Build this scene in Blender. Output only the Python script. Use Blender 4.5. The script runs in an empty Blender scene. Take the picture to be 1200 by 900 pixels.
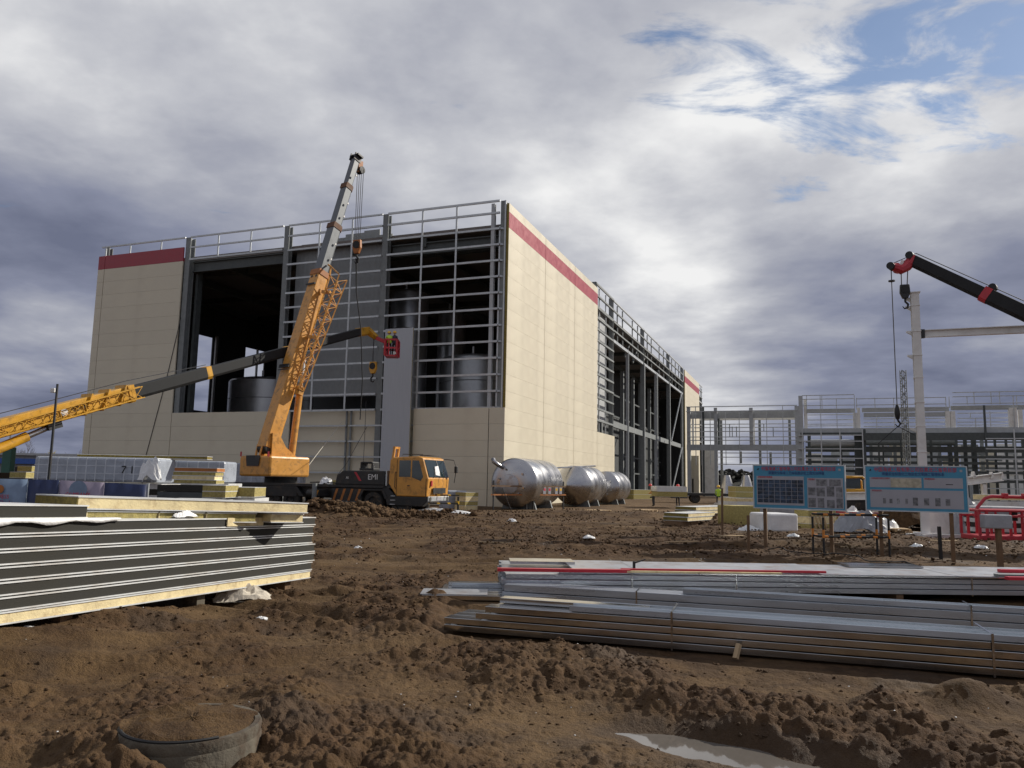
import bpy, math, random
import numpy as np
from mathutils import Vector, Matrix
random.seed(7); rng = np.random.default_rng(7)
SC = bpy.context.scene; COL = SC.collection
# ------------------------------------------------------------------ camera
FPX = 900.; HZ = 563.; ROLL = .019; EYE = 1.9           # photo pixels (1200 x 900), metres
PITCH = math.atan((HZ - 450) / FPX)
_F = np.array([0, math.cos(PITCH), math.sin(PITCH)]); _R0 = np.array([1., 0, 0]); _U0 = np.array([0, -math.sin(PITCH), math.cos(PITCH)])
_R = math.cos(ROLL)*_R0 + math.sin(ROLL)*_U0; _U = -math.sin(ROLL)*_R0 + math.cos(ROLL)*_U0
_O = np.array([0, 0, EYE])
cam = bpy.data.cameras.new('camera'); cam.sensor_width = 36; cam.lens = 36*FPX/1200; cam.clip_start = .05; cam.clip_end = 6000
camo = bpy.data.objects.new('camera', cam); COL.objects.link(camo)
camo.matrix_world = Matrix(((_R[0], _U[0], -_F[0], 0), (_R[1], _U[1], -_F[1], 0), (_R[2], _U[2], -_F[2], EYE), (0, 0, 0, 1)))
SC.camera = camo
def ray(x, y): return _F + (x-600)/FPX*_R + (450-y)/FPX*_U
def G(x, y, z=0.):                      # where the pixel's ray meets the level z
    d = ray(x, y); return Vector(_O + d*((z-EYE)/d[2]))
def D(x, y, dist):                      # the pixel's ray at a distance along the ground
    d = ray(x, y); return Vector(_O + d*(dist/d[1]))
# ------------------------------------------------------------------ sun, sky, exposure
SUN_AZ, SUN_EL = 64., 31.               # degrees from +Y towards +X
SUNV = Vector((math.sin(math.radians(SUN_AZ))*math.cos(math.radians(SUN_EL)), math.cos(math.radians(SUN_AZ))*math.cos(math.radians(SUN_EL)), math.sin(math.radians(SUN_EL))))
sl = bpy.data.lights.new('sun', 'SUN'); sl.energy = 5.0; sl.angle = math.radians(.53); sl.color = (1, .94, .84)
so = bpy.data.objects.new('sun', sl); COL.objects.link(so); so.rotation_euler = (-SUNV).to_track_quat('-Z', 'Y').to_euler(); so.location = SUNV*100
SC.view_settings.view_transform = 'Standard'; SC.view_settings.look = 'None'; SC.view_settings.exposure = 0; SC.view_settings.gamma = 1
class NT:
    def __init__(s, tree): s.t = tree; s.n = tree.nodes; s.l = tree.links
    def new(s, typ, **kw):
        n = s.n.new(typ)
        for k, v in kw.items(): setattr(n, k, v)
        return n
    def put(s, sock, v):
        if v is None: return
        if hasattr(v, 'is_output'): s.l.new(v, sock)
        else: sock.default_value = v
    def math(s, op, a, b=None, c=None, clamp=False):
        n = s.new('ShaderNodeMath', operation=op); n.use_clamp = clamp
        s.put(n.inputs[0], a); s.put(n.inputs[1], b); s.put(n.inputs[2], c); return n.outputs[0]
    def vmath(s, op, a, b=None, out=0):
        n = s.new('ShaderNodeVectorMath', operation=op); s.put(n.inputs[0], a); s.put(n.inputs[1], b); return n.outputs[out]
    def noise(s, vec, scale, detail=4, rough=.55, dist=0., out='Fac'):
        n = s.new('ShaderNodeTexNoise'); s.put(n.inputs['Vector'], vec); n.inputs['Scale'].default_value = scale
        n.inputs['Detail'].default_value = detail; n.inputs['Roughness'].default_value = rough; n.inputs['Distortion'].default_value = dist
        return n.outputs[out]
    def remap(s, v, a, b, c=0., d=1., smooth=True):
        n = s.new('ShaderNodeMapRange'); n.interpolation_type = 'SMOOTHSTEP' if smooth else 'LINEAR'
        s.put(n.inputs[0], v)
        for i, q in enumerate((a, b, c, d)): n.inputs[i+1].default_value = q
        return n.outputs[0]
    def mix(s, f, a, b, mode='MIX'):
        n = s.new('ShaderNodeMix', data_type='RGBA', blend_type=mode); s.put(n.inputs[0], f)
        s.put(n.inputs[6], a if hasattr(a, 'is_output') else (*a[:3], 1)); s.put(n.inputs[7], b if hasattr(b, 'is_output') else (*b[:3], 1)); return n.outputs[2]
    def ramp(s, f, stops):
        n = s.new('ShaderNodeValToRGB'); e = n.color_ramp.elements
        while len(e) < len(stops): e.new(.5)
        for q, (p, c) in zip(e, stops): q.position = p; q.color = (*c[:3], 1)
        s.put(n.inputs[0], f); return n.outputs[0]
def make_world():
    w = bpy.data.worlds.new('World'); SC.world = w; w.use_nodes = True; t = NT(w.node_tree); t.n.clear()
    sky = t.new('ShaderNodeTexSky', sky_type='NISHITA'); sky.sun_disc = False
    sky.sun_elevation = math.radians(SUN_EL); sky.sun_rotation = math.radians(SUN_AZ); sky.air_density = 1.1; sky.dust_density = .6; sky.ozone_density = 2.2
    d = t.new('ShaderNodeTexCoord').outputs['Generated']
    sp = t.new('ShaderNodeSeparateXYZ'); t.l.new(d, sp.inputs[0])
    zz = t.math('ADD', t.math('MAXIMUM', sp.outputs[2], 0.), .16)
    cv = t.new('ShaderNodeCombineXYZ'); t.l.new(t.math('DIVIDE', sp.outputs[0], zz), cv.inputs[0]); t.l.new(t.math('DIVIDE', sp.outputs[1], zz), cv.inputs[1]); cv.inputs[2].default_value = 3.7
    p = cv.outputs[0]
    def lobe(px, py, deg):              # 1 in that direction of the sky, falling to 0 deg away
        v = ray(px, py); v = v/np.linalg.norm(v)
        return t.remap(t.vmath('DOT_PRODUCT', d, tuple(v), out=1), math.cos(math.radians(deg)), 1.)
    n1 = t.noise(p, 1.0, 7, .52, .15); n2 = t.noise(t.vmath('ADD', p, (7.3, 2.1, 0)), 2.6, 6, .55, .1); n0 = t.noise(t.vmath('ADD', p, (1.7, 9.2, 0)), .45, 3, .5)
    b = t.math('ADD', .50, t.math('MULTIPLY', t.math('SUBTRACT', n1, .5), 1.8))
    b = t.math('ADD', b, t.math('MULTIPLY', t.math('SUBTRACT', n2, .5), .75))
    b = t.math('ADD', b, t.math('MULTIPLY', t.math('SUBTRACT', n0, .5), .30))
    for px, py, deg, a in ((830, 200, 26, .30), (1150, 190, 12, .16), (720, 420, 14, .10), (520, 60, 18, .08), (30, 430, 20, -.22), (1120, 380, 19, -.42), (200, 120, 24, .06), (560, 330, 12, .08), (1160, 500, 8, .07), (880, 420, 6, .12)):
        b = t.math('ADD', b, t.math('MULTIPLY', lobe(px, py, deg), a))
    cl = t.ramp(b, ((0., (.15, .168, .245)), (.28, (.24, .26, .35)), (.52, (.375, .39, .455)), (.74, (.56, .57, .61)), (1., (.88, .88, .88))))
    cl = t.vmath('MULTIPLY', cl, (10, 10, 10))
    g = t.math('MAXIMUM', t.math('MULTIPLY', lobe(985, 0, 12), .9), t.math('MULTIPLY', lobe(1130, 75, 8), .85))
    g = t.math('MAXIMUM', g, t.math('MULTIPLY', lobe(975, 172, 7), .72)); g = t.math('MAXIMUM', g, t.math('MULTIPLY', lobe(840, 55, 9), .7))
    n3 = t.noise(t.vmath('MULTIPLY', t.vmath('ADD', p, (3.1, 4.4, 0)), (1., 1.9, 1.)), 3.0, 9, .62, .5)
    gap = t.remap(t.math('ADD', t.math('MULTIPLY', g, .88), t.math('ADD', t.math('MULTIPLY', t.math('SUBTRACT', n3, .5), 2.6), t.math('MULTIPLY', t.math('SUBTRACT', n2, .5), -.9))), .48, .95)
    blue = t.vmath('MULTIPLY', sky.outputs[0], (.80, .86, .94))
    out = t.mix(t.math('MULTIPLY', gap, .9), cl, blue)
    bg = t.new('ShaderNodeBackground'); t.l.new(out, bg.inputs[0]); bg.inputs[1].default_value = .1
    o = t.new('ShaderNodeOutputWorld'); t.l.new(bg.outputs[0], o.inputs[0])
make_world()
# ------------------------------------------------------------------ materials
PUD = (1.74, 5.78)                       # the puddle's middle
def mat(name, col, rough=.6, metal=0., var=.14, scale=2.5, bump=0., bscale=30., rnd=0., dirt=None, dirt_amt=.0, dscale=1.2, wave=None, spec=.5, stretch=None):
    m = bpy.data.materials.new(name); m.use_nodes = True; t = NT(m.node_tree); t.n.clear()
    o = t.new('ShaderNodeOutputMaterial'); b = t.new('ShaderNodeBsdfPrincipled'); t.l.new(b.outputs[0], o.inputs[0])
    co = t.new('ShaderNodeTexCoord').outputs['Object']
    if stretch: co = t.vmath('MULTIPLY', co, stretch)
    n = t.noise(co, scale, 5, .6)
    lo = tuple(c*(1-var) for c in col); hi = tuple(min(1, c*(1+var)) for c in col)
    c = t.mix(t.remap(n, .3, .7), lo, hi)
    if rnd:
        oi = t.new('ShaderNodeObjectInfo').outputs['Random']
        c = t.mix(1., c, t.ramp(oi, ((0, (1-rnd,)*3), (1, (1,)*3))), 'MULTIPLY')
    if dirt:
        nd = t.noise(t.vmath('ADD', co, (5, 3, 1)), dscale, 6, .65, .3)
        c = t.mix(t.math('MULTIPLY', t.remap(nd, .48, .68), dirt_amt), c, dirt)
    t.l.new(c, b.inputs['Base Color'])
    b.inputs['Metallic'].default_value = metal; b.inputs['Specular IOR Level'].default_value = spec
    t.put(b.inputs['Roughness'], t.remap(n, .25, .75, max(.02, rough-.08), min(1, rough+.08)))
    hgt = None
    if wave:                                                   # fine ribs of profiled sheet: (axis, ribs per metre)
        wv = t.new('ShaderNodeTexWave', wave_type='BANDS', bands_direction=wave[0]); t.put(wv.inputs['Vector'], co); wv.inputs['Scale'].default_value = wave[1]*.314
        hgt = wv.outputs['Fac']
    if bump:
        hb = t.noise(co, bscale, 5, .6)
        hgt = hb if hgt is None else t.math('ADD', hgt, hb)
    if hgt is not None:
        bp = t.new('ShaderNodeBump'); bp.inputs['Strength'].default_value = bump if bump else .5; bp.inputs['Distance'].default_value = .03
        t.put(bp.inputs['Height'], hgt); t.l.new(bp.outputs[0], b.inputs['Normal'])
    return m
MUD = (.10, .066, .04)
M = dict(
 cream=mat('cream_panel', (.64, .58, .445), .45, var=.025, rnd=.05, scale=.6, dirt=(.42, .34, .24), dirt_amt=.18, dscale=.35),
 red=mat('red_panel', (.33, .03, .048), .42, var=.05, rnd=.05),
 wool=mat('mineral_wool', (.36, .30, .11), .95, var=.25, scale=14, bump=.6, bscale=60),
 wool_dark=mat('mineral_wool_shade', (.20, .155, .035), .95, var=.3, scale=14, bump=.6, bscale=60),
 foam=mat('cream_foam', (.72, .60, .34), .8, var=.10, scale=6, bump=.3, bscale=40, dirt=(.30, .19, .09), dirt_amt=.5, dscale=5),
 edge_dark=mat('dark_panel_edge', (.022, .0205, .015), .8, var=.25, scale=3, stretch=(.6, 6, 6), bump=.2, bscale=40),
 skin=mat('white_sheet_skin', (.66, .67, .66), .38, var=.06, rnd=.08, dirt=(.35, .27, .18), dirt_amt=.35, dscale=2.5),
 galv=mat('galvanised_steel', (.50, .52, .53), .42, .45, var=.12, rnd=.12),
 steel=mat('grey_primer_steel', (.20, .215, .215), .6, var=.12, rnd=.12),
 steel_dk=mat('dark_primer_steel', (.065, .075, .075), .6, var=.2),
 steel_lt=mat('light_grey_steel', (.42, .44, .45), .55, var=.08, rnd=.12),
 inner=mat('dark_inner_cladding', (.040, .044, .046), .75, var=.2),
 profiled=mat('grey_profiled_sheet', (.235, .25, .255), .5, var=.06, wave=('X', 2.2), rnd=.06),
 profiled_lit=mat('grey_profiled_sheet_lit', (.44, .45, .46), .5, var=.06, wave=('Y', 2.2), rnd=.06),  # lighter copy of the profiled sheet: sunlight on the side face put into its colour
 roof=mat('roof_deck', (.16, .14, .13), .7, var=.15),
 concrete=mat('concrete', (.105, .09, .066), .95, var=.3, bump=.5, bscale=18, dirt=(.05, .03, .016), dirt_amt=.9, dscale=4),
 slab=mat('floor_slab', (.10, .10, .10), .85, var=.2),
 yellow=mat('crane_yellow', (.60, .285, .055), .38, var=.07, dirt=(.15, .085, .035), dirt_amt=.55, dscale=3.2),
 deep_yellow=mat('boom_yellow', (.58, .30, .02), .4, var=.08, dirt=(.12, .07, .02), dirt_amt=.5, dscale=2.),
 boom_grey=mat('boom_grey', (.125, .135, .145), .45, .2, var=.10),
 boom_black=mat('boom_black', (.030, .031, .032), .65, var=.15, spec=.15),
 dark=mat('black_paint', (.018, .019, .02), .5, var=.2, dirt=(.08, .055, .035), dirt_amt=.5, dscale=2.),
 rubber=mat('tyre_rubber', (.025, .023, .021), .85, var=.2, bump=.4, dirt=(.10, .07, .045), dirt_amt=.8, dscale=4),
 rust_dark=mat('dark_rust', (.12, .05, .02), .7, var=.2), orange=mat('rust_orange', (.36, .13, .03), .6, var=.2), red_paint=mat('red_paint', (.46, .03, .045), .45, var=.12),
 red_trim=mat('red_flashing', (.50, .02, .04), .35, var=.08), white=mat('white_paint', (.72, .71, .68), .5, var=.05, dirt=(.4, .36, .3), dirt_amt=.3),
 black=mat('black_plain', (.012, .012, .012), .6), rope=mat('steel_rope', (.06, .06, .065), .5, .4), pale_rope=mat('pale_rope', (.5, .47, .4), .8),
 stainless=mat('stainless_steel', (.42, .42, .43), .3, .95, var=.06, scale=1.2, bump=.012, bscale=2),
 stainless_dk=mat('dull_steel_vessel', (.42, .43, .44), .36, .8, var=.12, scale=.8),
 purlin=mat('bright_zinc', (.53, .54, .55), .17, 1., var=.16, scale=1.2, rnd=.25, stretch=(.4, 3, 3), dirt=(.20, .15, .10), dirt_amt=.35, dscale=2.),
 zinc_sheet=mat('pale_zinc_sheet', (.44, .45, .47), .4, .5, var=.06, rnd=.1, dirt=(.24, .13, .06), dirt_amt=.5, dscale=3.5),
 purlin_sky=mat('sky_tinted_zinc', (.46, .50, .55), .3, .6, var=.14, rnd=.25, scale=1.2, stretch=(.4, 3, 3), dirt=(.20, .15, .10), dirt_amt=.25, dscale=2.),  # bluish zinc: sky reflection put into the base colour
 film=mat('white_film', (.74, .74, .73), .35, var=.08, bump=.6, bscale=9),
 grey_wrap=mat('translucent_grey_wrap', (.33, .36, .41), .3, var=.10, bump=.5, bscale=6),
 seam=mat('pale_wrap_seam', (.50, .53, .57), .4), blue_dk=mat('navy_banner', (.012, .022, .075), .55, var=.1, bump=.3, bscale=5),
 banner=mat('pale_blue_banner', (.18, .25, .36), .55, var=.25, scale=1.1), banner2=mat('pale_pink_banner', (.27, .23, .30), .55, var=.22, scale=1.1), teal=mat('teal_print', (.03, .22, .27), .6, var=.5, scale=3),
 purple=mat('purple_print', (.22, .03, .16), .6), sign_blue=mat('sign_blue', (.05, .235, .37), .5, var=.06), sign_white=mat('sign_white', (.33, .325, .355), .5, var=.05),
 sign_red=mat('sign_red', (.52, .03, .06), .5), sign_navy=mat('sign_navy', (.02, .06, .22), .5), sign_sand=mat('sign_sand', (.40, .36, .27), .6, var=.25, scale=9),
 photo=mat('photo_print', (.025, .045, .08), .5, var=.9, scale=11, rnd=.5), photo_g=mat('grey_photo_print', (.20, .20, .21), .5, var=.5, scale=10, rnd=.4),
 wood=mat('weathered_wood', (.16, .095, .05), .85, var=.25, bump=.3), plank=mat('fresh_plank', (.46, .33, .19), .8, var=.15),
 tarp=mat('grey_tarp', (.30, .31, .33), .5, var=.15, bump=.4, bscale=8), cloth=mat('pale_sack', (.50, .45, .37), .9, var=.15, bump=.5, bscale=14),
 stripe_o=mat('orange_stripe', (.62, .22, .03), .5), vest=mat('hi_vis_vest', (.40, .62, .05), .7), jacket=mat('dark_jacket', (.04, .045, .07), .9, var=.2), trousers=mat('dark_trousers', (.025, .027, .035), .9, var=.2),
 face=mat('skin', (.45, .26, .18), .6), helmet_y=mat('yellow_helmet', (.75, .45, .03), .4), helmet_r=mat('red_helmet', (.65, .03, .03), .4),
 blue_tarp=mat('blue_tarp', (.03, .10, .38), .5), bark=mat('grey_bark', (.085, .07, .058), .95, var=.2), wood_far=mat('far_woodland', (.030, .030, .026), 1., var=.35, scale=.2),
 leaf=mat('yellow_green_buds', (.17, .14, .045), .9, var=.25), far_grey=mat('far_grey_wall', (.22, .23, .25), .8), green=mat('dark_green_paint', (.03, .10, .07), .5),
)
def glass_mat():
    m = bpy.data.materials.new('cab_glass'); m.use_nodes = True; b = m.node_tree.nodes['Principled BSDF']
    b.inputs['Base Color'].default_value = (.03, .05, .055, 1); b.inputs['Roughness'].default_value = .06; b.inputs['Specular IOR Level'].default_value = .9
    b.inputs['Transmission Weight'].default_value = .35; return m
M['glass'] = glass_mat()
def water_mat():
    m = bpy.data.materials.new('muddy_water'); m.use_nodes = True; t = NT(m.node_tree); b = t.n['Principled BSDF']
    co = t.new('ShaderNodeTexCoord').outputs['Object']
    t.l.new(t.mix(t.noise(co, 3., 4), (.10, .088, .076), (.15, .135, .12)), b.inputs['Base Color'])
    b.inputs['Roughness'].default_value = .06
    bp = t.new('ShaderNodeBump'); bp.inputs['Strength'].default_value = .03; t.put(bp.inputs['Height'], t.noise(co, 12., 3)); t.l.new(bp.outputs[0], b.inputs['Normal']); return m
M['water'] = water_mat()
def mud_mat(name='churned_mud', fresh=None):
    m = bpy.data.materials.new(name); m.use_nodes = True; t = NT(m.node_tree); b = t.n['Principled BSDF']
    co = t.new('ShaderNodeTexCoord').outputs['Object']
    big = t.noise(co, .22, 4, .6, .4); mid = t.noise(co, 1.7, 6, .65, .3); fine = t.noise(co, 19., 6, .7); grit = t.noise(co, 75., 3, .6)
    c = t.mix(t.remap(mid, .32, .68), (.054, .029, .0118), (.120, .071, .030))
    c = t.mix(t.math('MULTIPLY', t.remap(big, .46, .62), .6), c, (.165, .105, .050))
    c = t.mix(t.math('MULTIPLY', t.remap(fine, .50, .70), .55), c, (.042, .023, .012))
    c = t.mix(t.math('MULTIPLY', t.remap(grit, .60, .72), .45), c, (.19, .15, .10))
    fr = fresh if fresh is not None else t.new('ShaderNodeAttribute', attribute_name='fresh').outputs['Fac']
    c = t.mix(t.math('MULTIPLY', fr, .72), c, t.mix(t.remap(t.noise(co, 6., 5, .65), .35, .65), (.038, .0195, .0095), (.092, .051, .026)))
    rel = t.vmath('SUBTRACT', co, (PUD[0], PUD[1], 0.)); sx = t.new('ShaderNodeSeparateXYZ'); t.put(sx.inputs[0], rel); ca, sa = math.cos(-.55), math.sin(-.55)
    uu = t.math('DIVIDE', t.math('ADD', t.math('MULTIPLY', sx.outputs[0], ca), t.math('MULTIPLY', sx.outputs[1], sa)), 1.5); vv = t.math('DIVIDE', t.math('SUBTRACT', t.math('MULTIPLY', sx.outputs[1], ca), t.math('MULTIPLY', sx.outputs[0], sa)), .5)
    near = t.math('ADD', t.math('ADD', t.math('MULTIPLY', uu, uu), t.math('MULTIPLY', vv, vv)), t.math('MULTIPLY', t.math('SUBTRACT', mid, .5), 1.6))
    wet = t.math('MAXIMUM', t.remap(t.noise(t.vmath('ADD', co, (9, 4, 0)), .55, 5, .6), .56, .66), t.remap(near, 1., .45))
    c = t.mix(t.math('MULTIPLY', wet, .6), c, (.052, .031, .016))
    t.l.new(c, b.inputs['Base Color'])
    t.put(b.inputs['Roughness'], t.math('SUBTRACT', .94, t.math('MULTIPLY', wet, .20))); b.inputs['Specular IOR Level'].default_value = .25
    vo = t.new('ShaderNodeTexVoronoi'); vo.inputs['Scale'].default_value = 42.; t.put(vo.inputs['Vector'], t.vmath('ADD', co, t.vmath('MULTIPLY', t.new('ShaderNodeTexNoise').outputs['Color'], (.02, .02, .02))))
    hgt = t.math('ADD', t.math('SUBTRACT', t.math('MULTIPLY', fine, 1.), t.math('MULTIPLY', vo.outputs['Distance'], .0)), t.math('MULTIPLY', grit, .35)); hgt = t.math('ADD', hgt, t.math('MULTIPLY', t.noise(co, 7., 6, .7), 1.6))
    bp = t.new('ShaderNodeBump'); bp.inputs['Strength'].default_value = .8; bp.inputs['Distance'].default_value = .035
    t.put(bp.inputs['Height'], hgt); t.l.new(bp.outputs[0], b.inputs['Normal']); return m
M['mud'] = mud_mat(); M['mud_clod'] = mud_mat('turned_soil', .75)
# ------------------------------------------------------------------ mesh helpers
def V(p): return Vector(p)
class MB:
    def __init__(s): s.v = []; s.f = []
    def add(s, vs, fs):
        o = len(s.v); s.v += [tuple(p) for p in vs]; s.f += [tuple(i+o for i in f) for f in fs]; return s
    def hexa(s, a): return s.add(a, [(0, 3, 2, 1), (4, 5, 6, 7), (0, 1, 5, 4), (1, 2, 6, 5), (2, 3, 7, 6), (3, 0, 4, 7)])
    def box(s, x0, x1, y0, y1, z0, z1):
        return s.hexa([(x0, y0, z0), (x1, y0, z0), (x1, y1, z0), (x0, y1, z0), (x0, y0, z1), (x1, y0, z1), (x1, y1, z1), (x0, y1, z1)])
    def obox(s, o, a, b, c):            # corner o, edge vectors a b c (right-handed)
        o, a, b, c = V(o), V(a), V(b), V(c); return s.hexa([o, o+a, o+a+b, o+b, o+c, o+a+c, o+a+b+c, o+b+c])
    def beam(s, p0, p1, w, h, up=(0, 0, 1), w1=None, h1=None):
        p0, p1 = V(p0), V(p1); d = (p1-p0).normalized(); u = V(up); r = d.cross(u)
        if r.length < 1e-4: r = d.cross(V((0, 1, 0)))
        r.normalize(); u = r.cross(d); w1 = w if w1 is None else w1; h1 = h if h1 is None else h1
        q = []
        for p, a, b in ((p0, w, h), (p1, w1, h1)): q.append([p-r*a/2-u*b/2, p+r*a/2-u*b/2, p+r*a/2+u*b/2, p-r*a/2+u*b/2])
        return s.add(q[0]+q[1], [(0, 1, 2, 3)[::-1], (4, 5, 6, 7), (0, 4, 7, 3)[::-1], (1, 2, 6, 5)[::-1], (0, 1, 5, 4), (3, 7, 6, 2)])
    def ibeam(s, p0, p1, w, h, up=(0, 0, 1), t=.1):
        p0, p1 = V(p0), V(p1); d = (p1-p0).normalized(); u = V(up); r = d.cross(u); r.normalize(); u = r.cross(d)
        s.beam(p0+u*(h/2-h*t/2), p1+u*(h/2-h*t/2), w, h*t, u); s.beam(p0-u*(h/2-h*t/2), p1-u*(h/2-h*t/2), w, h*t, u)
        return s.beam(p0, p1, w*t*1.2, h*(1-2*t), u)
    def tube(s, p0, p1, r0, r1=None, n=10, caps=True):
        return s.path([p0, p1], [r0, r0 if r1 is None else r1], n, caps)
    def path(s, pts, r, n=6, caps=True):
        pts = [V(p) for p in pts]; rs = r if isinstance(r, (list, tuple)) else [r]*len(pts); o = len(s.v); fs = []; ref = None
        for i, p in enumerate(pts):
            d = (pts[min(i+1, len(pts)-1)]-pts[max(i-1, 0)]).normalized()
            if ref is None: ref = d.orthogonal().normalized()
            ref = (ref-d*ref.dot(d)).normalized(); b = d.cross(ref)
            for k in range(n): a = 2*math.pi*k/n; s.v.append(tuple(p+(ref*math.cos(a)+b*math.sin(a))*rs[i]))
        for i in range(len(pts)-1):
            for k in range(n): a = o+i*n+k; b2 = o+i*n+(k+1) % n; fs.append((a, b2, b2+n, a+n))
        if caps: fs.append(tuple(range(o, o+n))[::-1]); fs.append(tuple(range(o+(len(pts)-1)*n, o+len(pts)*n)))
        s.f += fs; return s
    def prism(s, poly, ext):            # planar polygon of 3D points, extruded
        n = len(poly); e = V(ext); a = [V(p) for p in poly]
        nrm = sum(((a[i]-a[0]).cross(a[(i+1) % n]-a[0]) for i in range(n)), V((0, 0, 0)))
        if nrm.dot(e) > 0: a = a[::-1]
        return s.add(a+[p+e for p in a], [tuple(range(n)), tuple(range(n, 2*n))[::-1]]+[(i, i+n, (i+1) % n+n, (i+1) % n) for i in range(n)])
    def lathe(s, prof, o=(0, 0, 0), ax=(0, 0, 1), n=24):   # profile of (radius, height)
        o, ax = V(o), V(ax).normalized(); u = ax.orthogonal().normalized(); w = ax.cross(u); b = len(s.v)
        for r, z in prof:
            for k in range(n): a = 2*math.pi*k/n; s.v.append(tuple(o+ax*z+(u*math.cos(a)+w*math.sin(a))*max(r, 1e-4)))
        for i in range(len(prof)-1):
            for k in range(n): a = b+i*n+k; c = b+i*n+(k+1) % n; s.f.append((a, c, c+n, a+n))
        return s
    def build(s, name, m, parent=None, smooth=False, bevel=0., label=None, kind=None):
        me = bpy.data.meshes.new(name); me.from_pydata(s.v, [], s.f); me.materials.append(M[m] if isinstance(m, str) else m)
        if smooth: me.polygons.foreach_set('use_smooth', [True]*len(me.polygons))
        me.validate(); me.update()
        return link(name, me, parent, bevel, label, kind, smooth)
def link(name, me, parent=None, bevel=0., label=None, kind=None, smooth=False):
    o = bpy.data.objects.new(name, me); COL.objects.link(o)
    if parent: o.parent = parent
    if bevel:
        b = o.modifiers.new('bevel', 'BEVEL'); b.width = bevel; b.segments = 2; b.limit_method = 'ANGLE'; b.angle_limit = math.radians(40)
    if smooth: 
        a = o.modifiers.new('edges', 'EDGE_SPLIT'); a.split_angle = math.radians(38)
    if label: o['label'] = label
    if kind: o['kind'] = kind
    return o
def tag(o, label, cat, group=None):
    o['label'] = label; o['category'] = cat
    if group: o['group'] = group
    return o
def thing(name, label, cat, loc=(0, 0, 0), rz=0., group=None, rot=None):
    o = bpy.data.objects.new(name, None); COL.objects.link(o); o.empty_display_size = .3; o.location = loc
    o.rotation_euler = rot if rot is not None else (0, 0, rz); return tag(o, label, cat, group)
def copy_thing(r, loc, rz=None, label=None):
    c = r.copy(); COL.objects.link(c); c.location = loc
    if rz is not None: c.rotation_euler = (0, 0, rz)
    if label: c['label'] = label
    for ch in r.children:
        d = ch.copy(); COL.objects.link(d); d.parent = c
        for g in ch.children: e = g.copy(); COL.objects.link(e); e.parent = d
    return c
def text_obj(name, s, size, m, parent, mw, sx=1., align='CENTER'):
    cu = bpy.data.curves.new(name, 'FONT'); cu.body = s; cu.size = size; cu.align_x = align; cu.align_y = 'CENTER'; cu.extrude = .003; cu.resolution_u = 1
    to = bpy.data.objects.new(name, cu); COL.objects.link(to)
    me = bpy.data.meshes.new_from_object(to.evaluated_get(bpy.context.evaluated_depsgraph_get())); bpy.data.objects.remove(to)
    me.materials.clear(); me.materials.append(M[m]); o = bpy.data.objects.new(name, me); COL.objects.link(o); o.parent = parent
    o.matrix_local = mw @ Matrix.Diagonal((sx, 1, 1, 1)); return o
class Plane:                            # a vertical plane through p0 along u: pixel -> (distance along u, height)
    def __init__(s, p0, u): s.p = np.array([p0[0], p0[1], 0.]); s.u = np.array([u[0], u[1], 0.]); s.n = np.array([-u[1], u[0], 0.])
    def at(s, x, y, off=0.):
        p = s.p+s.n*off; d = ray(x, y); q = _O+d*(((p-_O)@s.n)/(d@s.n)); return float((q-s.p)@s.u), float(q[2])
    def z(s, x, y, off=0.): return s.at(x, y, off)[1]
    def x(s, x, y, off=0.): return s.at(x, y, off)[0]
    def w(s, x, y, off=0.): a, b = s.at(x, y, off); return Vector((s.p[0]+s.u[0]*a+s.n[0]*off, s.p[1]+s.u[1]*a+s.n[1]*off, b))
# ------------------------------------------------------------------ ground
AZ = math.radians(20.7); E1 = Vector((math.sin(AZ), math.cos(AZ), 0)); E2 = Vector((-math.cos(AZ), math.sin(AZ), 0))
BC = D(587, 588, 56.); BC.z = 0         # the factory's near corner
def _h(i, j, s):
    h = (i.astype(np.int64)*374761393+j.astype(np.int64)*668265263+s*974634777) & 0xffffffff
    h = ((h ^ (h >> 13))*1274126177) & 0xffffffff; h = ((h ^ (h >> 16))*2246822519) & 0xffffffff
    return (h ^ (h >> 15))/4294967295.
def vn(x, y, f, s):
    c, q = math.cos(s*1.3), math.sin(s*1.3); X = (x*c-y*q)*f+s*17.3; Y = (x*q+y*c)*f-s*9.1
    i = np.floor(X); j = np.floor(Y); a = X-i; b = Y-j; a = a*a*a*(a*(a*6-15)+10); b = b*b*b*(b*(b*6-15)+10)
    i = i.astype(np.int64); j = j.astype(np.int64)
    return (_h(i, j, s)*(1-a)+_h(i+1, j, s)*a)*(1-b)+(_h(i, j+1, s)*(1-a)+_h(i+1, j+1, s)*a)*b
def clod(x, y, f, s):                       # rounded lumps: one dome of its own height per cell
    c, q = math.cos(s*1.3), math.sin(s*1.3); X = (x*c-y*q)*f+s*7.7; Y = (x*q+y*c)*f+s*3.1; i = np.floor(X).astype(np.int64); j = np.floor(Y).astype(np.int64); o = np.zeros_like(X)
    for a in (-1, 0, 1):
        for b in (-1, 0, 1):
            r = _h(i+a, j+b, s+3)**1.6; dx = i+a+_h(i+a, j+b, s+1)-X; dy = j+b+_h(i+a, j+b, s+2)-Y; k = .35+.6*r; o = np.maximum(o, r*np.sqrt(np.maximum(0, 1-(dx*dx+dy*dy)/(k*k))))
    return o
def sst(v, a, b): t = np.clip((v-a)/(b-a), 0, 1); return t*t*(3-2*t)
def bump2(x, y, cx, cy, rx, ry, ang=0.):
    c, s = math.cos(ang), math.sin(ang); u = ((x-cx)*c+(y-cy)*s)/rx; v = (-(x-cx)*s+(y-cy)*c)/ry; return np.exp(-(u*u+v*v))
MH = G(224, 850, .20)                    # the manhole
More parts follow.
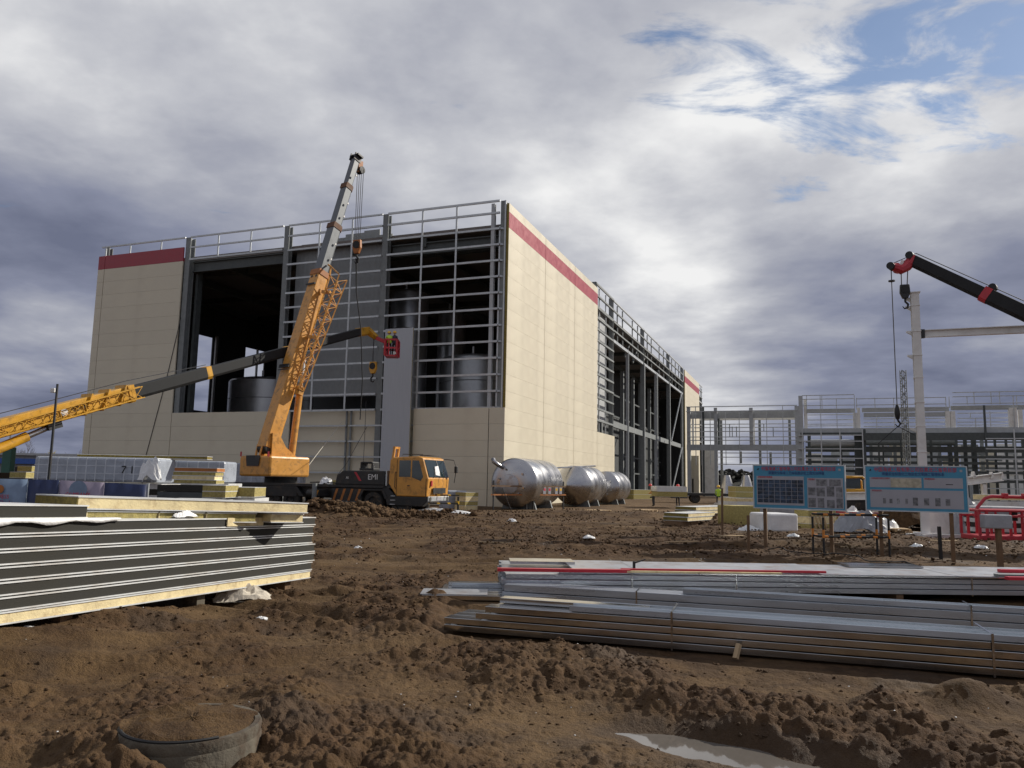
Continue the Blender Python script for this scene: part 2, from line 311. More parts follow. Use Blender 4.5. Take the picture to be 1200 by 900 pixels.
def rough_map(x, y):
    m = .16+.84*sst(vn(x, y, .38, 3)*.5+vn(x, y, 1.3, 4)*.5, .36, .58)
    m = m*(1-.65*bump2(x, y, -4.2, 7.2, 2.2, 2.0))*(1-.45*bump2(x, y, -2.6, 9.5, 1.8, 2.0))
    m = np.maximum(m, .95*bump2(x, y, -.95, 5.6, .9, 1.2)); m = m*(1-.8*bump2(x, y, PUD[0]-.15, PUD[1]-.3, 1.6, .65, -.55)); m = np.maximum(m, .85*bump2(x, y, -.2, 8.2, 1.6, .7, .3))
    m = m*(1-.8*sst(y, 15.3, 16.3)*(1-sst(y, 19.2, 20.2))*sst(x, -4., -1.))
    m = np.maximum(m, sst(y, 20.2, 22.)*(1-sst(y, 27.5, 30.))*sst(x, -6, 2)*.9)
    m = m*(1-.75*sst(x, -1.2, -.4)*sst(y, 9.2, 9.8)*(1-sst(y, 14.6, 15.4)))
    return m*(1-.9*sst(y, 43, 50))
def height(x, y, sp=None):
    x = np.asarray(x, float); y = np.asarray(y, float); m = rough_map(x, y)
    if sp is None: sp = np.full_like(x, .03)
    h = .10*(vn(x, y, .16, 1)-.5)+.08*(vn(x, y, .5, 2)-.5)
    for f, a, s in ((1.5, .05, 5), (3.3, .04, 6), (7., .03, 7), (14.5, .022, 8), (30., .014, 9)):
        k = np.clip(1.6-sp*f*2.6, 0, 1); n = vn(x, y, f, s); h = h+k*a*(m*(.15+.85*np.abs(2*n-1)**.8)+.10*(n-.5))
    for f, a, s in ((2.3, .035, 50), (4.8, .034, 51), (9.5, .042, 52), (17., .036, 53), (31., .022, 54), (50., .011, 55)):
        k = np.clip(1.7-sp*f*2.2, 0, 1); h = h+k*a*clod(x+.5/f*(vn(x, y, f*1.3, 60)-.5), y+.5/f*(vn(x, y, f*1.3, 61)-.5), f, s)*(m*1.15+.08)*(.7+.6*vn(x, y, f*1.9, 62))
    # wheel ruts between the pipe bundles and the manhole, and across the yard
    for (ax, ay, dx, dy, w, dep) in ((-8., 33.2, 1., .05, .3, .12), (-8., 31.4, 1., .05, .3, .12), (2., 18.6, 1., .03, .22, .08), (2., 17.0, 1., .03, .22, .08), (-3.2, 10.8, .93, -.36, .2, .11), (-3.0, 12.6, .95, -.30, .2, .11), (-6., 6.2, .9, .42, .2, .06), (-6., 7.9, .9, .42, .2, .06), (-4., 27.6, 1., .02, .35, .10), (-4., 29.6, 1., .02, .35, .10), (-5, 21.5, .98, .2, .3, .08), (-5, 19.6, .98, .2, .3, .08)):
        dd = np.abs(-(x-ax)*dy+(y-ay)*dx)+.25*(vn(x, y, .6, 12)-.5); h = h-dep*np.exp(-(dd/w)**2)+dep*.6*np.exp(-((dd-w*1.9)/(w*.7))**2)
    t = sst(y, 24, 34)
    h = h+.60*bump2(x, y, -8.4, 37.4, 1.9, 1.3)*(.6+.8*vn(x, y, 1.3, 20))+.17*bump2(x, y, -4.0, 38.2, 3., 1.2)*(.7+.6*vn(x, y, 1.3, 20))
    h = h+.25*bump2(x, y, 4., 41.5, 7., 2.)*(.5+vn(x, y, .7, 21))+.16*bump2(x, y, 7.5, 24., 9., 2.2)*(.4+1.2*vn(x, y, .8, 22))+.12*bump2(x, y, 13., 44., 7., 5.)*(.5+vn(x, y, .7, 21))
    h = h+.22*bump2(x, y, 4.05, 7.05, .38, .22)                    # a lone heap before the front bundle
    h = h-.10*np.exp(-((y-13.4-.12*(x+3)+.2*(vn(x, y, .9, 70)-.5))/.10)**2)*sst(x, -5, -3.6)*(1-sst(x, -1.7, -1.2))
    h = h+.022*np.sin(y*9+2.*vn(x, y, .7, 71)+.4*x)*sst(vn(x, y, .5, 72), .35, .6)*sst(y, 13.6, 14.2)*(1-sst(y, 25, 28))*(1-sst(x, 1, 3))*np.clip(1.6-sp*5, 0, 1)
    flat = np.maximum(sst(y, 46, 54), 0)
    h = h*(1-.85*flat)
    h = h+.12*bump2(x, y, MH[0]+.35, MH[1]+.85, .5, .6)                    # soil pushed up round the manhole ring
    h = h+.26*bump2(x, y, -5.4, 7.9, 1.5, 1.5)+.16*bump2(x, y, -4.7, 9.9, 1.0, 1.2)
    h = h+.07*bump2(x, y, MH[0]-.50, MH[1]-.10, .25, .5)+.10*bump2(x, y, MH[0], MH[1]-.6, .6, .2)
    inr = sst(np.hypot(x-MH[0], y-MH[1]), .36, .46); h = h*inr+(1-inr)*.05
    pud = bump2(x, y, PUD[0], PUD[1], 1.1, .27, -.55)*(.65+.75*vn(x, y, 3.2, 30)); h = h*(1-.9*np.clip(pud*2.2, 0, 1))-.13*pud
    # ground kept low under what lies on it
    lay = sst(x, -1.1, -.6)*sst(y, 12.3-.33*x-.9-2.6, 12.3-.33*x-.5-2.6)*(1-sst(y, 15.2, 15.8)); h = h-lay*np.maximum(h-.01, 0)*.92
    return h
def hz(x, y): return float(height(np.array([x]), np.array([y]))[0])
def make_ground():
    dn = np.radians(np.linspace(-39, 39, 960)); co = np.radians(np.linspace(39, 321, 72))[1:-1]
    an = np.concatenate([dn, co]); na = len(an)
    r = np.concatenate([np.linspace(.4, 3.2, 24)[:-1], np.geomspace(3.2, 48, 760)[:-1], np.geomspace(48, 3000, 70)]); nr = len(r)
    A, Rr = np.meshgrid(an, r, indexing='xy'); X = Rr*np.sin(A); Y = Rr*np.cos(A)
    dr = np.gradient(r); SP = np.maximum(np.repeat(dr[:, None], na, 1), Rr*np.repeat(np.gradient(an)[None], nr, 0))
    Z = height(X, Y, SP)
    v = np.empty((nr*na+1, 3), np.float32); v[:-1, 0] = X.ravel(); v[:-1, 1] = Y.ravel(); v[:-1, 2] = Z.ravel(); v[-1] = (0, 0, 0)
    i = np.arange(nr-1)[:, None]*na; j = np.arange(na)[None]; j2 = (j+1) % na
    q = np.stack([i+j, i+j2, i+na+j2, i+na+j], -1).reshape(-1, 4)[:, ::-1]
    t = np.stack([np.full(na, nr*na), j2[0], j[0]], -1)[:, ::-1]
    me = bpy.data.meshes.new('ground'); nq, nt = len(q), len(t)
    me.vertices.add(len(v)); me.vertices.foreach_set('co', v.ravel()); me.loops.add(nq*4+nt*3); me.loops.foreach_set('vertex_index', np.concatenate([q.ravel(), t.ravel()]).astype(np.int32))
    me.polygons.add(nq+nt); me.polygons.foreach_set('loop_start', np.concatenate([np.arange(nq)*4, nq*4+np.arange(nt)*3]).astype(np.int32))
    me.polygons.foreach_set('use_smooth', np.ones(nq+nt, bool)); me.materials.append(M['mud']); me.update(calc_edges=True); me.validate()
    at_ = me.attributes.new('fresh', 'FLOAT', 'POINT'); at_.data.foreach_set('value', np.append(np.clip(rough_map(X, Y)*(.55+.9*vn(X, Y, 1.6, 80)), 0, 1).ravel(), 0).astype(np.float32))
    link('ground', me, kind='structure')
make_ground()
ICO = None
def scatter(name, P, S, m, squash=.7, jit=.28):
    t = (1+5**.5)/2; b = np.array([(-1, t, 0), (1, t, 0), (-1, -t, 0), (1, -t, 0), (0, -1, t), (0, 1, t), (0, -1, -t), (0, 1, -t), (t, 0, -1), (t, 0, 1), (-t, 0, -1), (-t, 0, 1)])/1.9
    f = np.array([(0, 11, 5), (0, 5, 1), (0, 1, 7), (0, 7, 10), (0, 10, 11), (1, 5, 9), (5, 11, 4), (11, 10, 2), (10, 7, 6), (7, 1, 8), (3, 9, 4), (3, 4, 2), (3, 2, 6), (3, 6, 8), (3, 8, 9), (4, 9, 5), (2, 4, 11), (6, 2, 10), (8, 6, 7), (9, 8, 1)])
    n = len(P); q = b[None]*(1+jit*(rng.random((n, 12, 3))-.5)*2); q = q*(.7+.6*rng.random((n, 1, 3))); a = rng.random(n)*6.28; c, s = np.cos(a)[:, None], np.sin(a)[:, None]
    x = q[:, :, 0]*c-q[:, :, 1]*s; y = q[:, :, 0]*s+q[:, :, 1]*c; q = np.stack([x, y, q[:, :, 2]*squash], -1)*S[:, None, None]+P[:, None, :]
    ff = (f[None]+12*np.arange(n)[:, None, None]).reshape(-1)
    me = bpy.data.meshes.new(name); me.vertices.add(n*12); me.vertices.foreach_set('co', q.astype(np.float32).ravel()); me.loops.add(len(ff)); me.loops.foreach_set('vertex_index', ff.astype(np.int32))
    me.polygons.add(n*20); me.polygons.foreach_set('loop_start', (np.arange(n*20)*3).astype(np.int32)); me.materials.append(M[m]); me.update(calc_edges=True)
    return link(name, me, kind='stuff')
def make_clods():
    n = 150000; r = 3.6*np.exp(rng.random(n)*math.log(48/3.6)); a = np.radians(rng.uniform(-38, 38, n)); x = r*np.sin(a); y = r*np.cos(a)
    keep = rng.random(n) < np.clip(rough_map(x, y), .13, 1)**1.2*.62
    keep &= ~((x > -1.1) & (y > 12.3-.33*x-3.2) & (y < 15.4)); keep &= np.hypot(x-MH[0], y-MH[1]) > .47; keep &= bump2(x, y, PUD[0], PUD[1], .95, .27, -.50) < .25
    x, y, r = x[keep], y[keep], r[keep]; S = (.004+.016*rng.random(len(x))**3.5)*(.7+r/16.)
    o = scatter('soil_clods', np.stack([x, y, height(x, y)+S*.1], -1), S, 'mud_clod', .7, .5); o['label'] = 'loose brown clods strewn over the churned soil'; o['category'] = 'soil clods'
    n = 380; r = 4*np.exp(rng.random(n)*math.log(10)); a = np.radians(rng.uniform(-38, 38, n)); x = r*np.sin(a); y = r*np.cos(a)
    k = ~((x > -1.1) & (y > 12.3-.33*x-3.2) & (y < 15.4)) & (np.hypot(x-MH[0], y-MH[1]) > .5); x, y, r = x[k], y[k], r[k]; S = (.0025+.005*rng.random(len(x))**2)*(.6+r/10)
    o = scatter('pale_crumbs', np.stack([x, y, height(x, y)+S*.5], -1), S, 'film', .5); o['label'] = 'tiny pale crumbs of stone and insulation on the soil'; o['category'] = 'crumbs'
make_clods()
def puddle():
    b = MB(); n = 48; ring = []
    for k in range(n): a = 2*math.pi*k/n; rr = 1.; ring.append((PUD[0]+1.35*math.cos(a)*math.cos(-.5)-.5*math.sin(a)*math.sin(-.5), PUD[1]+1.35*math.cos(a)*math.sin(-.5)+.5*math.sin(a)*math.cos(-.5), -.052))
    b.add([(PUD[0], PUD[1], -.052)]+ring, [(0, k+1, (k+1) % n+1) for k in range(n)]); b.build('puddle', 'water', kind='structure')
puddle()
# ------------------------------------------------------------------ the factory hall
LF = Plane(BC, -E2); RF = Plane(BC, E1); W0 = 6*1.197; DZ = 1.238; STR0, STR1 = W0+11*DZ, W0+12*DZ
ROWS = [k*1.197 for k in range(6)]+[W0+k*DZ for k in range(12)]      # joints of the wall panels, up to the red band
def bone(o):
    me = o.data; return me
def make_factory():
    F = thing('factory_building', 'big cream clad factory hall under construction with open steel bays', 'building', BC, -AZ)
    cache = {}
    def pan(x0, x1, y0, y1, z0, z1, m='cream', name='wall_panel'):     # alike panels share their mesh
        key = (round(x1-x0, 3), round(y1-y0, 3), round(z1-z0, 3), m, name)
        if key not in cache: cache[key] = MB().box(0, x1-x0, 0, y1-y0, 0, z1-z0).build(name, m, F); o = cache[key]
        else: o = cache[key].copy(); COL.objects.link(o)
        o.location = (x0, y0, z0); return o
    J = .008
    def left_col(x0, x1, zs, y=0., m='cream'):
        for a, b in zip(zs[:-1], zs[1:]): pan(x0, x1, y-.12, y, a+.007, b-.003, m)
    def right_col(y0, y1, zs, m='cream', x=0.):
        for a, b in zip(zs[:-1], zs[1:]): pan(x, x+.2, y0, y1, a+J, b, m)
    R17 = ROWS[:18]
    # front face: the closed bay at the far end, low wall, low wall at the corner
    left_col(-41.1, -40.32, R17); left_col(-40.26, -30.95, R17)
    for x0, x1 in ((-41.1, -40.32), (-40.26, -30.95)): pan(x0, x1, -.125, 0, STR0+J, STR1+.05, 'red')
    R6 = ROWS[:7]
    left_col(-30.89, -20.42, R6); left_col(-20.36, -18.6, R6); left_col(-7.25, -1.08, R6); left_col(-1.02, .2, R6)
    left_col(-18.5, -13.55, R6, .55); left_col(-13.5, -7.1, R6, .55)    # this bay's panels sit behind the girts
    # side face: tall closed bay with the red band, low wall, far closed bay
    for y0, y1 in ((.0, 8.86), (8.93, 18.06), (18.13, 27.0)):
        right_col(y0, y1, R17); pan(0, .205, y0, y1, STR0+J, STR1, 'red'); pan(0, .2, y0, y1, STR1+J, 22.72)
    right_col(27.06, 35.1, R6)
    right_col(93, 114.6, R17); pan(0, .205, 93, 114.6, STR0+J, STR1, 'red'); pan(0, .2, 93, 114.6, STR1+J, 23.2)
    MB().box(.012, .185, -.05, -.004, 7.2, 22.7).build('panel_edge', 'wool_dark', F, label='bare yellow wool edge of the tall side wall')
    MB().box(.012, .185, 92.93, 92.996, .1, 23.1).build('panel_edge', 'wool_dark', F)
    MB().box(-40.36, -40.2, -.02, .1, 0, STR0).build('joint_strip', 'dark', F); MB().box(-1.12, -.98, -.02, .1, 0, W0).build('joint_strip', 'dark', F)
    for y in (8.895, 18.095, 27.03): MB().box(-.1, .06, y-.12, y+.12, 0, 20).build('joint_strip', 'steel_dk', F)
    # columns
    def col(x, y, z0, z1, w=.42, d=.42, m='steel', name='column'):
        b = MB(); b.box(x-w/2, x+w/2, y-d/2, y-d/2+.05, z0, z1); b.box(x-w/2, x+w/2, y+d/2-.05, y+d/2, z0, z1); b.box(x-.03, x+.03, y-d/2+.05, y+d/2-.05, z0, z1); return b.build(name, m, F)
    col(-30.62, .35, 0, 23., .55, .6, 'steel'); col(-20., .3, 0, 23., .5, .5, 'steel'); col(-10.45, .3, 0, 23., .5, .5, 'steel'); col(-1.1, .1, W0, 22.8, .28, .3, 'steel_lt'); col(-.35, .35, 0, 23., .35, .5, 'steel')
    col(-40.5, .45, 20, 23.)
    MB().box(-30.3, -30.05, .9, 1.5, 0, 20.5).build('column', 'steel_dk', F)
    for y in (27.3, 35.2, 54.1, 76.3, 92.3): col(-.25, y, 0, 23.5, .5, .4, 'steel')
    for y in (44., 64.3): col(-.2, y, 0, 18.6, .36, .3, 'steel_lt')
    for y in (54.1, 64.3, 76.3, 90.): MB().box(.06, .12, y-.12, y+.12, 0, 18.4).build('column_flange', 'steel_lt', F)
    # girts on the front face
    def girt(p0, p1, h=.15, d=.14, m='galv', name='girt'): return MB().beam(p0, p1, d, h).build(name, m, F)
    zs = [W0+k*DZ for k in range(0, 13)]+[22.98]
    for k, z in enumerate(zs):
        if z < 22.5: girt((-19.75, -.02, z), (-10.7, -.02, z))
        girt((-10.2, -.02, z), (-.55, -.02, z))
        if k < 13 and z < 22.: girt((-.5, -.02, z), (-.1, .3, z), .14)
    for z in (20.92, 22.02): girt((-30.3, -.02, z), (-20.3, -.02, z), .12 if z > 21 else .16)
    for x0, x1 in ((-40.9, -30.9), (-30.3, -20.3), (-19.75, -10.7)): girt((x0, -.02, 22.98), (x1, -.02, 22.98), .12)
    for z in (5.95, 4.72, 3.5, 2.25, 1.05): girt((-18.4, .1, z), (-13.3, .1, z), .12); girt((-13.1, .1, z), (-7.3, .1, z), .12)
    for x, z0, z1 in ((-4.1, W0, 22.95), (-7.05, W0, 22.95), (-13.45, W0, 22.95), (-16.6, W0, 22.95), (-23.6, 20.95, 22.95), (-27.1, 20.95, 22.95), (-33.6, 22.1, 22.95), (-37.3, 22.1, 22.95), (-40.3, 22.1, 22.95)):
        MB().box(x-.075, x+.075, -.125, -.092, z0, z1).build('mullion', 'galv', F)
    for x, z1 in ((-13.4, W0), (-13.0, W0), (-10.3, W0), (-9.9, W0)): MB().box(x-.07, x+.07, .2, .3, 0, z1).build('mullion', 'steel', F)
    MB().box(-.17, -.05, .0, .12, W0, 22.98).build('mullion', 'galv', F)
    MB().box(-.62, -.5, .05, .17, W0, 21).build('mullion', 'galv', F)
    # edge beams, roof, grey inner cladding seen behind the girts
    MB().ibeam((-30.3, .6, 20.35), (-20.3, .6, 20.35), .35, .95).build('edge_beam', 'steel_dk', F)
    MB().ibeam((-10.2, .9, 20.1), (-.6, .9, 20.1), .35, .95).build('edge_beam', 'steel_dk', F)
    MB().box(-40.9, -.4, .62, 121.5, 20.95, 21.35).build('roof', 'roof', F)
    for k in range(6): MB().box(-40.9+k*6.7, -40.9+k*6.7+.3, .7, 121, 20.2, 20.9).build('roof_beam', 'steel_dk', F)
    for k in range(12): MB().box(-40.5, -.6, 4+k*9., 4.3+k*9., 20.45, 20.94).build('roof_beam', 'steel_dk', F)
    MB().box(-19.7, -10.6, 1.15, 1.3, W0+DZ, 21.3).build('inner_cladding', 'profiled', F)
    for x0, x1, z1 in ((-19.6, -17.2, 21.75), (-17.2, -15.2, 22.0), (-15.2, -13.4, 22.25), (-13.4, -11.9, 22.4), (-11.9, -10.7, 21.9)): MB().box(x0, x1, 1.6, 1.7, 21.0, z1).build('inner_cladding', 'profiled', F)
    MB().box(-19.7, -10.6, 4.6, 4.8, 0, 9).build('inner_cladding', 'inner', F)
    # side face behind the low wall
    MB().box(-.9, -.75, 27.5, 34.6, W0+1.6, 21.).build('inner_cladding', 'profiled_lit', F)
    for k, z in enumerate([W0+1.3+i*DZ for i in range(0, 13)]): MB().box(-.12, .06, 27.1, 35.4, z-.1, z+.1).build('girt', 'steel', F)
    for y in (29.2, 32.2): MB().box(-.25, -.13, y-.07, y+.07, W0, 23.2).build('mullion', 'galv', F)
    for z in (23.3, 22.1, 20.75, 19.7):
        for y0, y1 in ((27.4, 35), (35.5, 44), (44, 54), (54.3, 64), (64.3, 76), (76.6, 92), (114.7, 121.8)): MB().box(-.1, .05, y0, y1, z-.09, z+.09).build('girt', 'steel_lt' if z > 22.5 else 'steel', F)
    for y in (38.1, 41., 47, 50.5, 57.5, 60.7, 67.5, 71.5, 80, 84, 88): MB().box(-.25, -.12, y-.09, y+.09, 18.7, 23.2).build('mullion', 'steel', F)
    for z in (W0+DZ*3, W0+DZ*6, W0+DZ*8, W0+DZ*10): MB().box(-.1, .05, 114.8, 121.8, z-.1, z+.1).build('girt', 'steel_lt', F)
    for y in (117, 119.5, 121.7): MB().box(-.2, -.08, y-.1, y+.1, 12, 23).build('mullion', 'steel', F)
    for y0, y1 in ((35.5, 54), (54.3, 76), (76.5, 92)): MB().box(-.35, -.05, y0, y1, 18.35, 18.7).build('edge_beam', 'galv', F)
    for y0, y1 in ((35.5, 43.7), (44.3, 53.8), (54.4, 64), (64.6, 76), (76.6, 90)): MB().box(-.5, -.15, y0, y1, 8.35, 9.05).build('edge_beam', 'steel', F)
    for y in (38, 47, 52, 58, 70, 82): MB().beam((-1.2, y, 18.4), (-1.2, y+3., 20.7), .22, .22).build('truss_brace', 'steel', F)
    MB().beam((.1, 77.2, 8.9), (.1, 89.4, 18.3), .16, .22).build('cross_brace', 'galv', F); MB().beam((.1, 77.2, .4), (.1, 89.4, 8.4), .16, .22).build('cross_brace', 'galv', F)
    # inside: slab, end wall with two openings, added dark walls that block light
    MB().box(-40.9, -.3, .3, 121.5, -.3, .16).build('floor_slab', 'slab', F)
    wl = [(-.0, 12.1, 0, 20.9), (12.1, 15.25, 0, 8.8), (12.1, 15.25, 17.1, 20.9), (15.25, 20.7, 0, 20.9), (20.7, 24.2, 0, 8.8), (20.7, 24.2, 17., 20.9), (24.2, 121.5, 0, 20.9)]
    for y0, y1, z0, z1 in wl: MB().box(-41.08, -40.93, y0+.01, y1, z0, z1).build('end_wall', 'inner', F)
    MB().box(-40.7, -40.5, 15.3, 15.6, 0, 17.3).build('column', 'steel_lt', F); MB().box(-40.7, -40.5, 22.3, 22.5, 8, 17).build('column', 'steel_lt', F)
    MB().box(-40.9, -9.5, 33, 33.2, .2, 20.9).build('light_block_wall', 'inner', F); MB().box(-9.6, -9.4, 33.4, 121, .2, 20.9).build('light_block_wall', 'inner', F)
    MB().box(-9.3, -.5, 26.0, 26.2, .2, 20.9).build('light_block_wall', 'inner', F)
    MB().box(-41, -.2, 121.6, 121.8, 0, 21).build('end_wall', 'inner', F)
    for k, y in enumerate((38.5, 45.5, 51.5, 58.5, 66, 72, 80, 86)):
        MB().box(-4.4, -3.9, y, y+.5, .2, 18.2).build('inner_column', 'steel', F)
        for z in (3.2, 5.6, 11, 14): MB().box(-4.2, -4.05, y+.55, y+5.2, z, z+.22).build('rail', 'steel_dk', F)
    # guy ropes hanging over the front wall
    return F
FACT = make_factory()
def BL(x, y, z): return BC - E2*x + E1*y + Vector((0, 0, z))      # building frame -> world
def vessel(px0, px1, ptop, off, label, zb=.17, m='stainless_dk', dome=.5):
    a, b = LF.x(px0, ptop, off), LF.x(px1, ptop, off); r = (b-a)/2; zt = LF.z((px0+px1)/2, ptop, off)
    T = thing('process_vessel', label, 'tank', BL((a+b)/2, off+r, zb), -AZ, 'vessels standing inside the hall')
    h = zt-zb; MB().lathe([(.01, 0), (r, 0), (r, h-dome), (r*.96, h-dome*.6), (r*.75, h-dome*.2), (r*.3, h-.03), (.01, h)], n=36).build('shell', m, T, True)
    for k in (.3, .55, .8): MB().lathe([(r*1.002, 0), (r*1.012, .03), (r*1.002, .06)], (0, 0, h*k), n=36).build('weld_ring', m, T, True)
    b2 = MB(); b2.tube((0, -r*.4, h-.3), (0, -r*.4, h+.7), .12, n=10); b2.build('nozzle', m, T, True); return T
vessel(246, 331, 438, 9., 'wide dark vessel inside the open bay beside the end wall window')
vessel(450, 490, 336, 5.5, 'tall slim steel vessel behind girts with a bright streak down it')
vessel(500, 588, 411, 6.5, 'broad steel vessel behind girts next to the corner column')
vessel(508, 538, 362, 14., 'narrow vessel standing behind the broad one in the corner bay')
def hung_panel():
    x0, x1 = LF.x(452, 400, -.5), LF.x(484.5, 400, -.5); z1 = LF.z(470, 385, -.5)
    T = thing('hung_panel', 'tall pale grey sheet panel set upright against the girts behind the crane cab', 'panel', BL((x0+x1)/2, -.62, 0.), -AZ); w = (x1-x0)/2; h = z1
    MB().box(-w, w, 0, .012, 0, h).build('face_sheet', mat('lavender_grey_sheet', (.41, .43, .46), .45, .1, var=.05, stretch=(6, 1, .2)), T)
    MB().box(-w+.01, w-.01, .014, .11, .01, h-.01).build('core', 'wool', T); MB().box(-w, w, .112, .124, 0, h).build('back_sheet', 'skin', T)
hung_panel()
def rope(label, pts, r=.02, m='rope'):
    o = MB().path(pts, r, 5).build('rope', m); me = o.data; p = Vector(pts[-1])
    me.transform(Matrix.Translation(-p)); o.location = p; return tag(o, label, 'rope', 'guy ropes on the hall front')
def lp(x, y, off=-.4): return LF.w(x, y, off)
rope('pale guy rope slanting from the girts down to the crane turntable', [lp(401, 494, -.4), D(368, 537, 46.5), D(362, 545, 45.5)], .018, 'pale_rope')
rope('dark guy rope slanting down behind the black crane hood', [lp(430, 500, -.4), lp(405, 545, -1), lp(395, 557, -1.2)])
rope('thin rope hanging straight from the girts behind the crane hood', [lp(429, 470, -.3), lp(427, 520, -.3), lp(424.5, 562, -.3)])
rope('thin dark rope running down the closed cream end bay', [lp(212, 372, -.15), lp(196, 440, -.15), lp(168, 545, -.15), lp(166, 570, -.15)], .03)
# ------------------------------------------------------------------ truck cranes
def wheel(parent, x, y, r=.58, w=.36, name='wheel'):
    t = MB().lathe([(r*.55, -w/2), (r*.92, -w/2), (r, -w/2+.06), (r, w/2-.06), (r*.92, w/2), (r*.55, w/2)], (x, y, r), (0, 1, 0), 24).build(name, 'rubber', parent, True)
    for s in (-1, 1): MB().lathe([(.02, s*w*.30), (r*.2, s*w*.34), (r*.24, s*w*.2), (r*.5, s*w*.25), (r*.56, s*w*.46)], (x, y, r), (0, 1, 0), 20).build('rim', 'dark', t, True)
    return t
def basis(p0, p1, up=(0, 0, 1)):
    d = (V(p1)-V(p0)).normalized(); r = d.cross(V(up)).normalized(); return d, r, r.cross(d)
def boom(T, p0, secs, mats, collar='orange', ribs=True):
    """telescoping box boom: secs = [(start, end, width, height)] along the axis p0 -> direction"""
    pass
def octo(b, p0, p1, w0, h0, w1, h1, u, c=.22):     # box section with chamfered lower edges
    d, r, uu = basis(p0, p1, u); q = []
    for p, w, h in ((V(p0), w0, h0), (V(p1), w1, h1)):
        q += [p+r*(-w/2)+uu*(h/2), p+r*(w/2)+uu*(h/2), p+r*(w/2)-uu*(h/2-c*h), p+r*(w/2-c*w)-uu*(h/2), p-r*(w/2-c*w)-uu*(h/2), p-r*(w/2)-uu*(h/2-c*h)]
    n = 6; b.add(q, [tuple(range(n)), tuple(range(n, 2*n))[::-1]]+[(i, i+n, (i+1) % n+n, (i+1) % n) for i in range(n)]); return b
def carrier(T, front_text=True, body='yellow'):
    """12.5 m chassis, front at x=0, near side at y=0, width 2.6"""
    W = 2.6
    MB().box(-12.6, -2.0, .35, W-.35, .75, 1.35).build('chassis', 'dark', T)
    MB().box(-12.5, -2.05, .02, W-.02, 1.36, 1.5).build('deck', 'dark', T)
    b = MB(); b.prism([(-12.4, .02, .78), (-8.2, .02, .78), (-8.2, .02, 1.34), (-12.4, .02, 1.34)], (0, .3, 0)); b.build('side_box', 'dark', T)
    MB().box(-5.9, -4.0, .04, .5, .62, 1.3).build('side_box', 'dark', T)
    for k in range(4): MB().prism([(-5.85+k*.48, .03, .64), (-5.7+k*.48, .03, .64), (-5.48+k*.48, .03, 1.28), (-5.63+k*.48, .03, 1.28)], (0, .006, 0)).build('warning_stripe', 'orange', T)
    for x in (-1.62, -3.3, -8.6, -9.95):
        for y in (.24, W-.24): wheel(T, x, y)
    for x in (-3.3, -9.3):
        for y0 in (.0, W-.5): 
            L = .95 if x > -5 else 1.6; b = MB(); b.prism([(x-L, y0, .8), (x-L*.7, y0, 1.3), (x+L*.7, y0, 1.3), (x+L, y0, .8), (x+L*.8, y0, .8), (x+L*.6, y0, 1.22), (x-L*.6, y0, 1.22), (x-L*.8, y0, .8)], (0, .5, 0)); b.build('mudguard', 'dark', T)
    # engine hood
    b = MB(); b.prism([(-5.75, .06, 1.5), (-2.62, .06, 1.5), (-2.62, .06, 2.28), (-5.25, .06, 2.28), (-5.65, .06, 2.02)], (0, 1.3, 0)); b.build('engine_hood', 'dark', T, bevel=.05)
    MB().prism([(-4.55, .05, 2.2), (-4.4, .05, 2.2), (-4.05, .05, 1.72), (-4.2, .05, 1.72)], (0, .006, 0)).build('red_slash', 'red_paint', T)
    mx = Matrix.Rotation(math.pi/2, 4, 'X')
    text_obj('lettering', 'EMI', .42, 'white', T, Matrix.Translation((-3.35, .045, 1.93)) @ mx); text_obj('lettering', 'AI', .2, 'white', T, Matrix.Translation((-4.95, .045, 1.88)) @ mx)
    b = MB(); b.box(-4.5, -3.6, .5, 1.2, 2.3, 2.42); b.box(-4.45, -4.35, .5, 1.2, 2.42, 2.75); b.box(-3.75, -3.65, .5, 1.2, 2.42, 2.75); b.box(-4.4, -3.7, .5, 1.2, 2.68, 2.78); b.build('exhaust_box', 'dark', T, bevel=.02)
    MB().box(-2.56, -2.48, .05, W-.1, 1.5, 2.3).build('rear_guard', 'galv', T)
    b = MB()
    for y in (.5, .95): b.beam((-2.5, y, 2.1), (-2.32, y, 3.62), .12, .12)
    b.beam((-2.42, .5, 2.9), (-2.42, .95, 2.9), .09, .09); b.beam((-2.34, .45, 3.55), (-2.34, 1., 3.55), .11, .12); b.build('boom_rest', body, T)
    # cab
    c = MB(); c.prism([(-2.3, 0, 2.9), (-2.35, 0, 1.6), (-1.85, 0, .95), (-.05, 0, .95), (.02, 0, 1.9), (-.34, 0, 3.0), (-.6, 0, 3.08), (-2.1, 0, 3.02)], (0, W, 0)); cab = c.build('cab', body, T, bevel=.06)
    def pane(nm, pts, ext, m='glass'): return MB().prism(pts, ext).build(nm, m, cab)
    pane('window', [(-1.72, -.008, 1.98), (-.98, -.008, 1.98), (-.42, -.008, 1.78), (-.28, -.008, 2.0), (-.55, -.008, 2.86), (-1.72, -.008, 2.86)], (0, .02, 0))
    pane('door_pillar', [(-1.02, -.016, 1.98), (-.95, -.016, 1.98), (-.95, -.016, 2.86), (-1.02, -.016, 2.86)], (0, .02, 0), body)
    pane('windscreen', [(.0, .12, 1.98), (.0, W-.12, 1.98), (-.32, W-.12, 2.9), (-.32, .12, 2.9)], (.03, 0, .012))
    pane('screen_pillar', [(.025, W*.55, 1.98), (.025, W*.55+.06, 1.98), (-.3, W*.55+.06, 2.9), (-.3, W*.55, 2.9)], (.03, 0, .012), 'dark')
    pane('seat_cover', [(-.02, .9, 2.1), (-.02, 1.5, 2.05), (-.16, 1.45, 2.6), (-.14, 1.0, 2.55)], (.035, 0, .012), 'film')
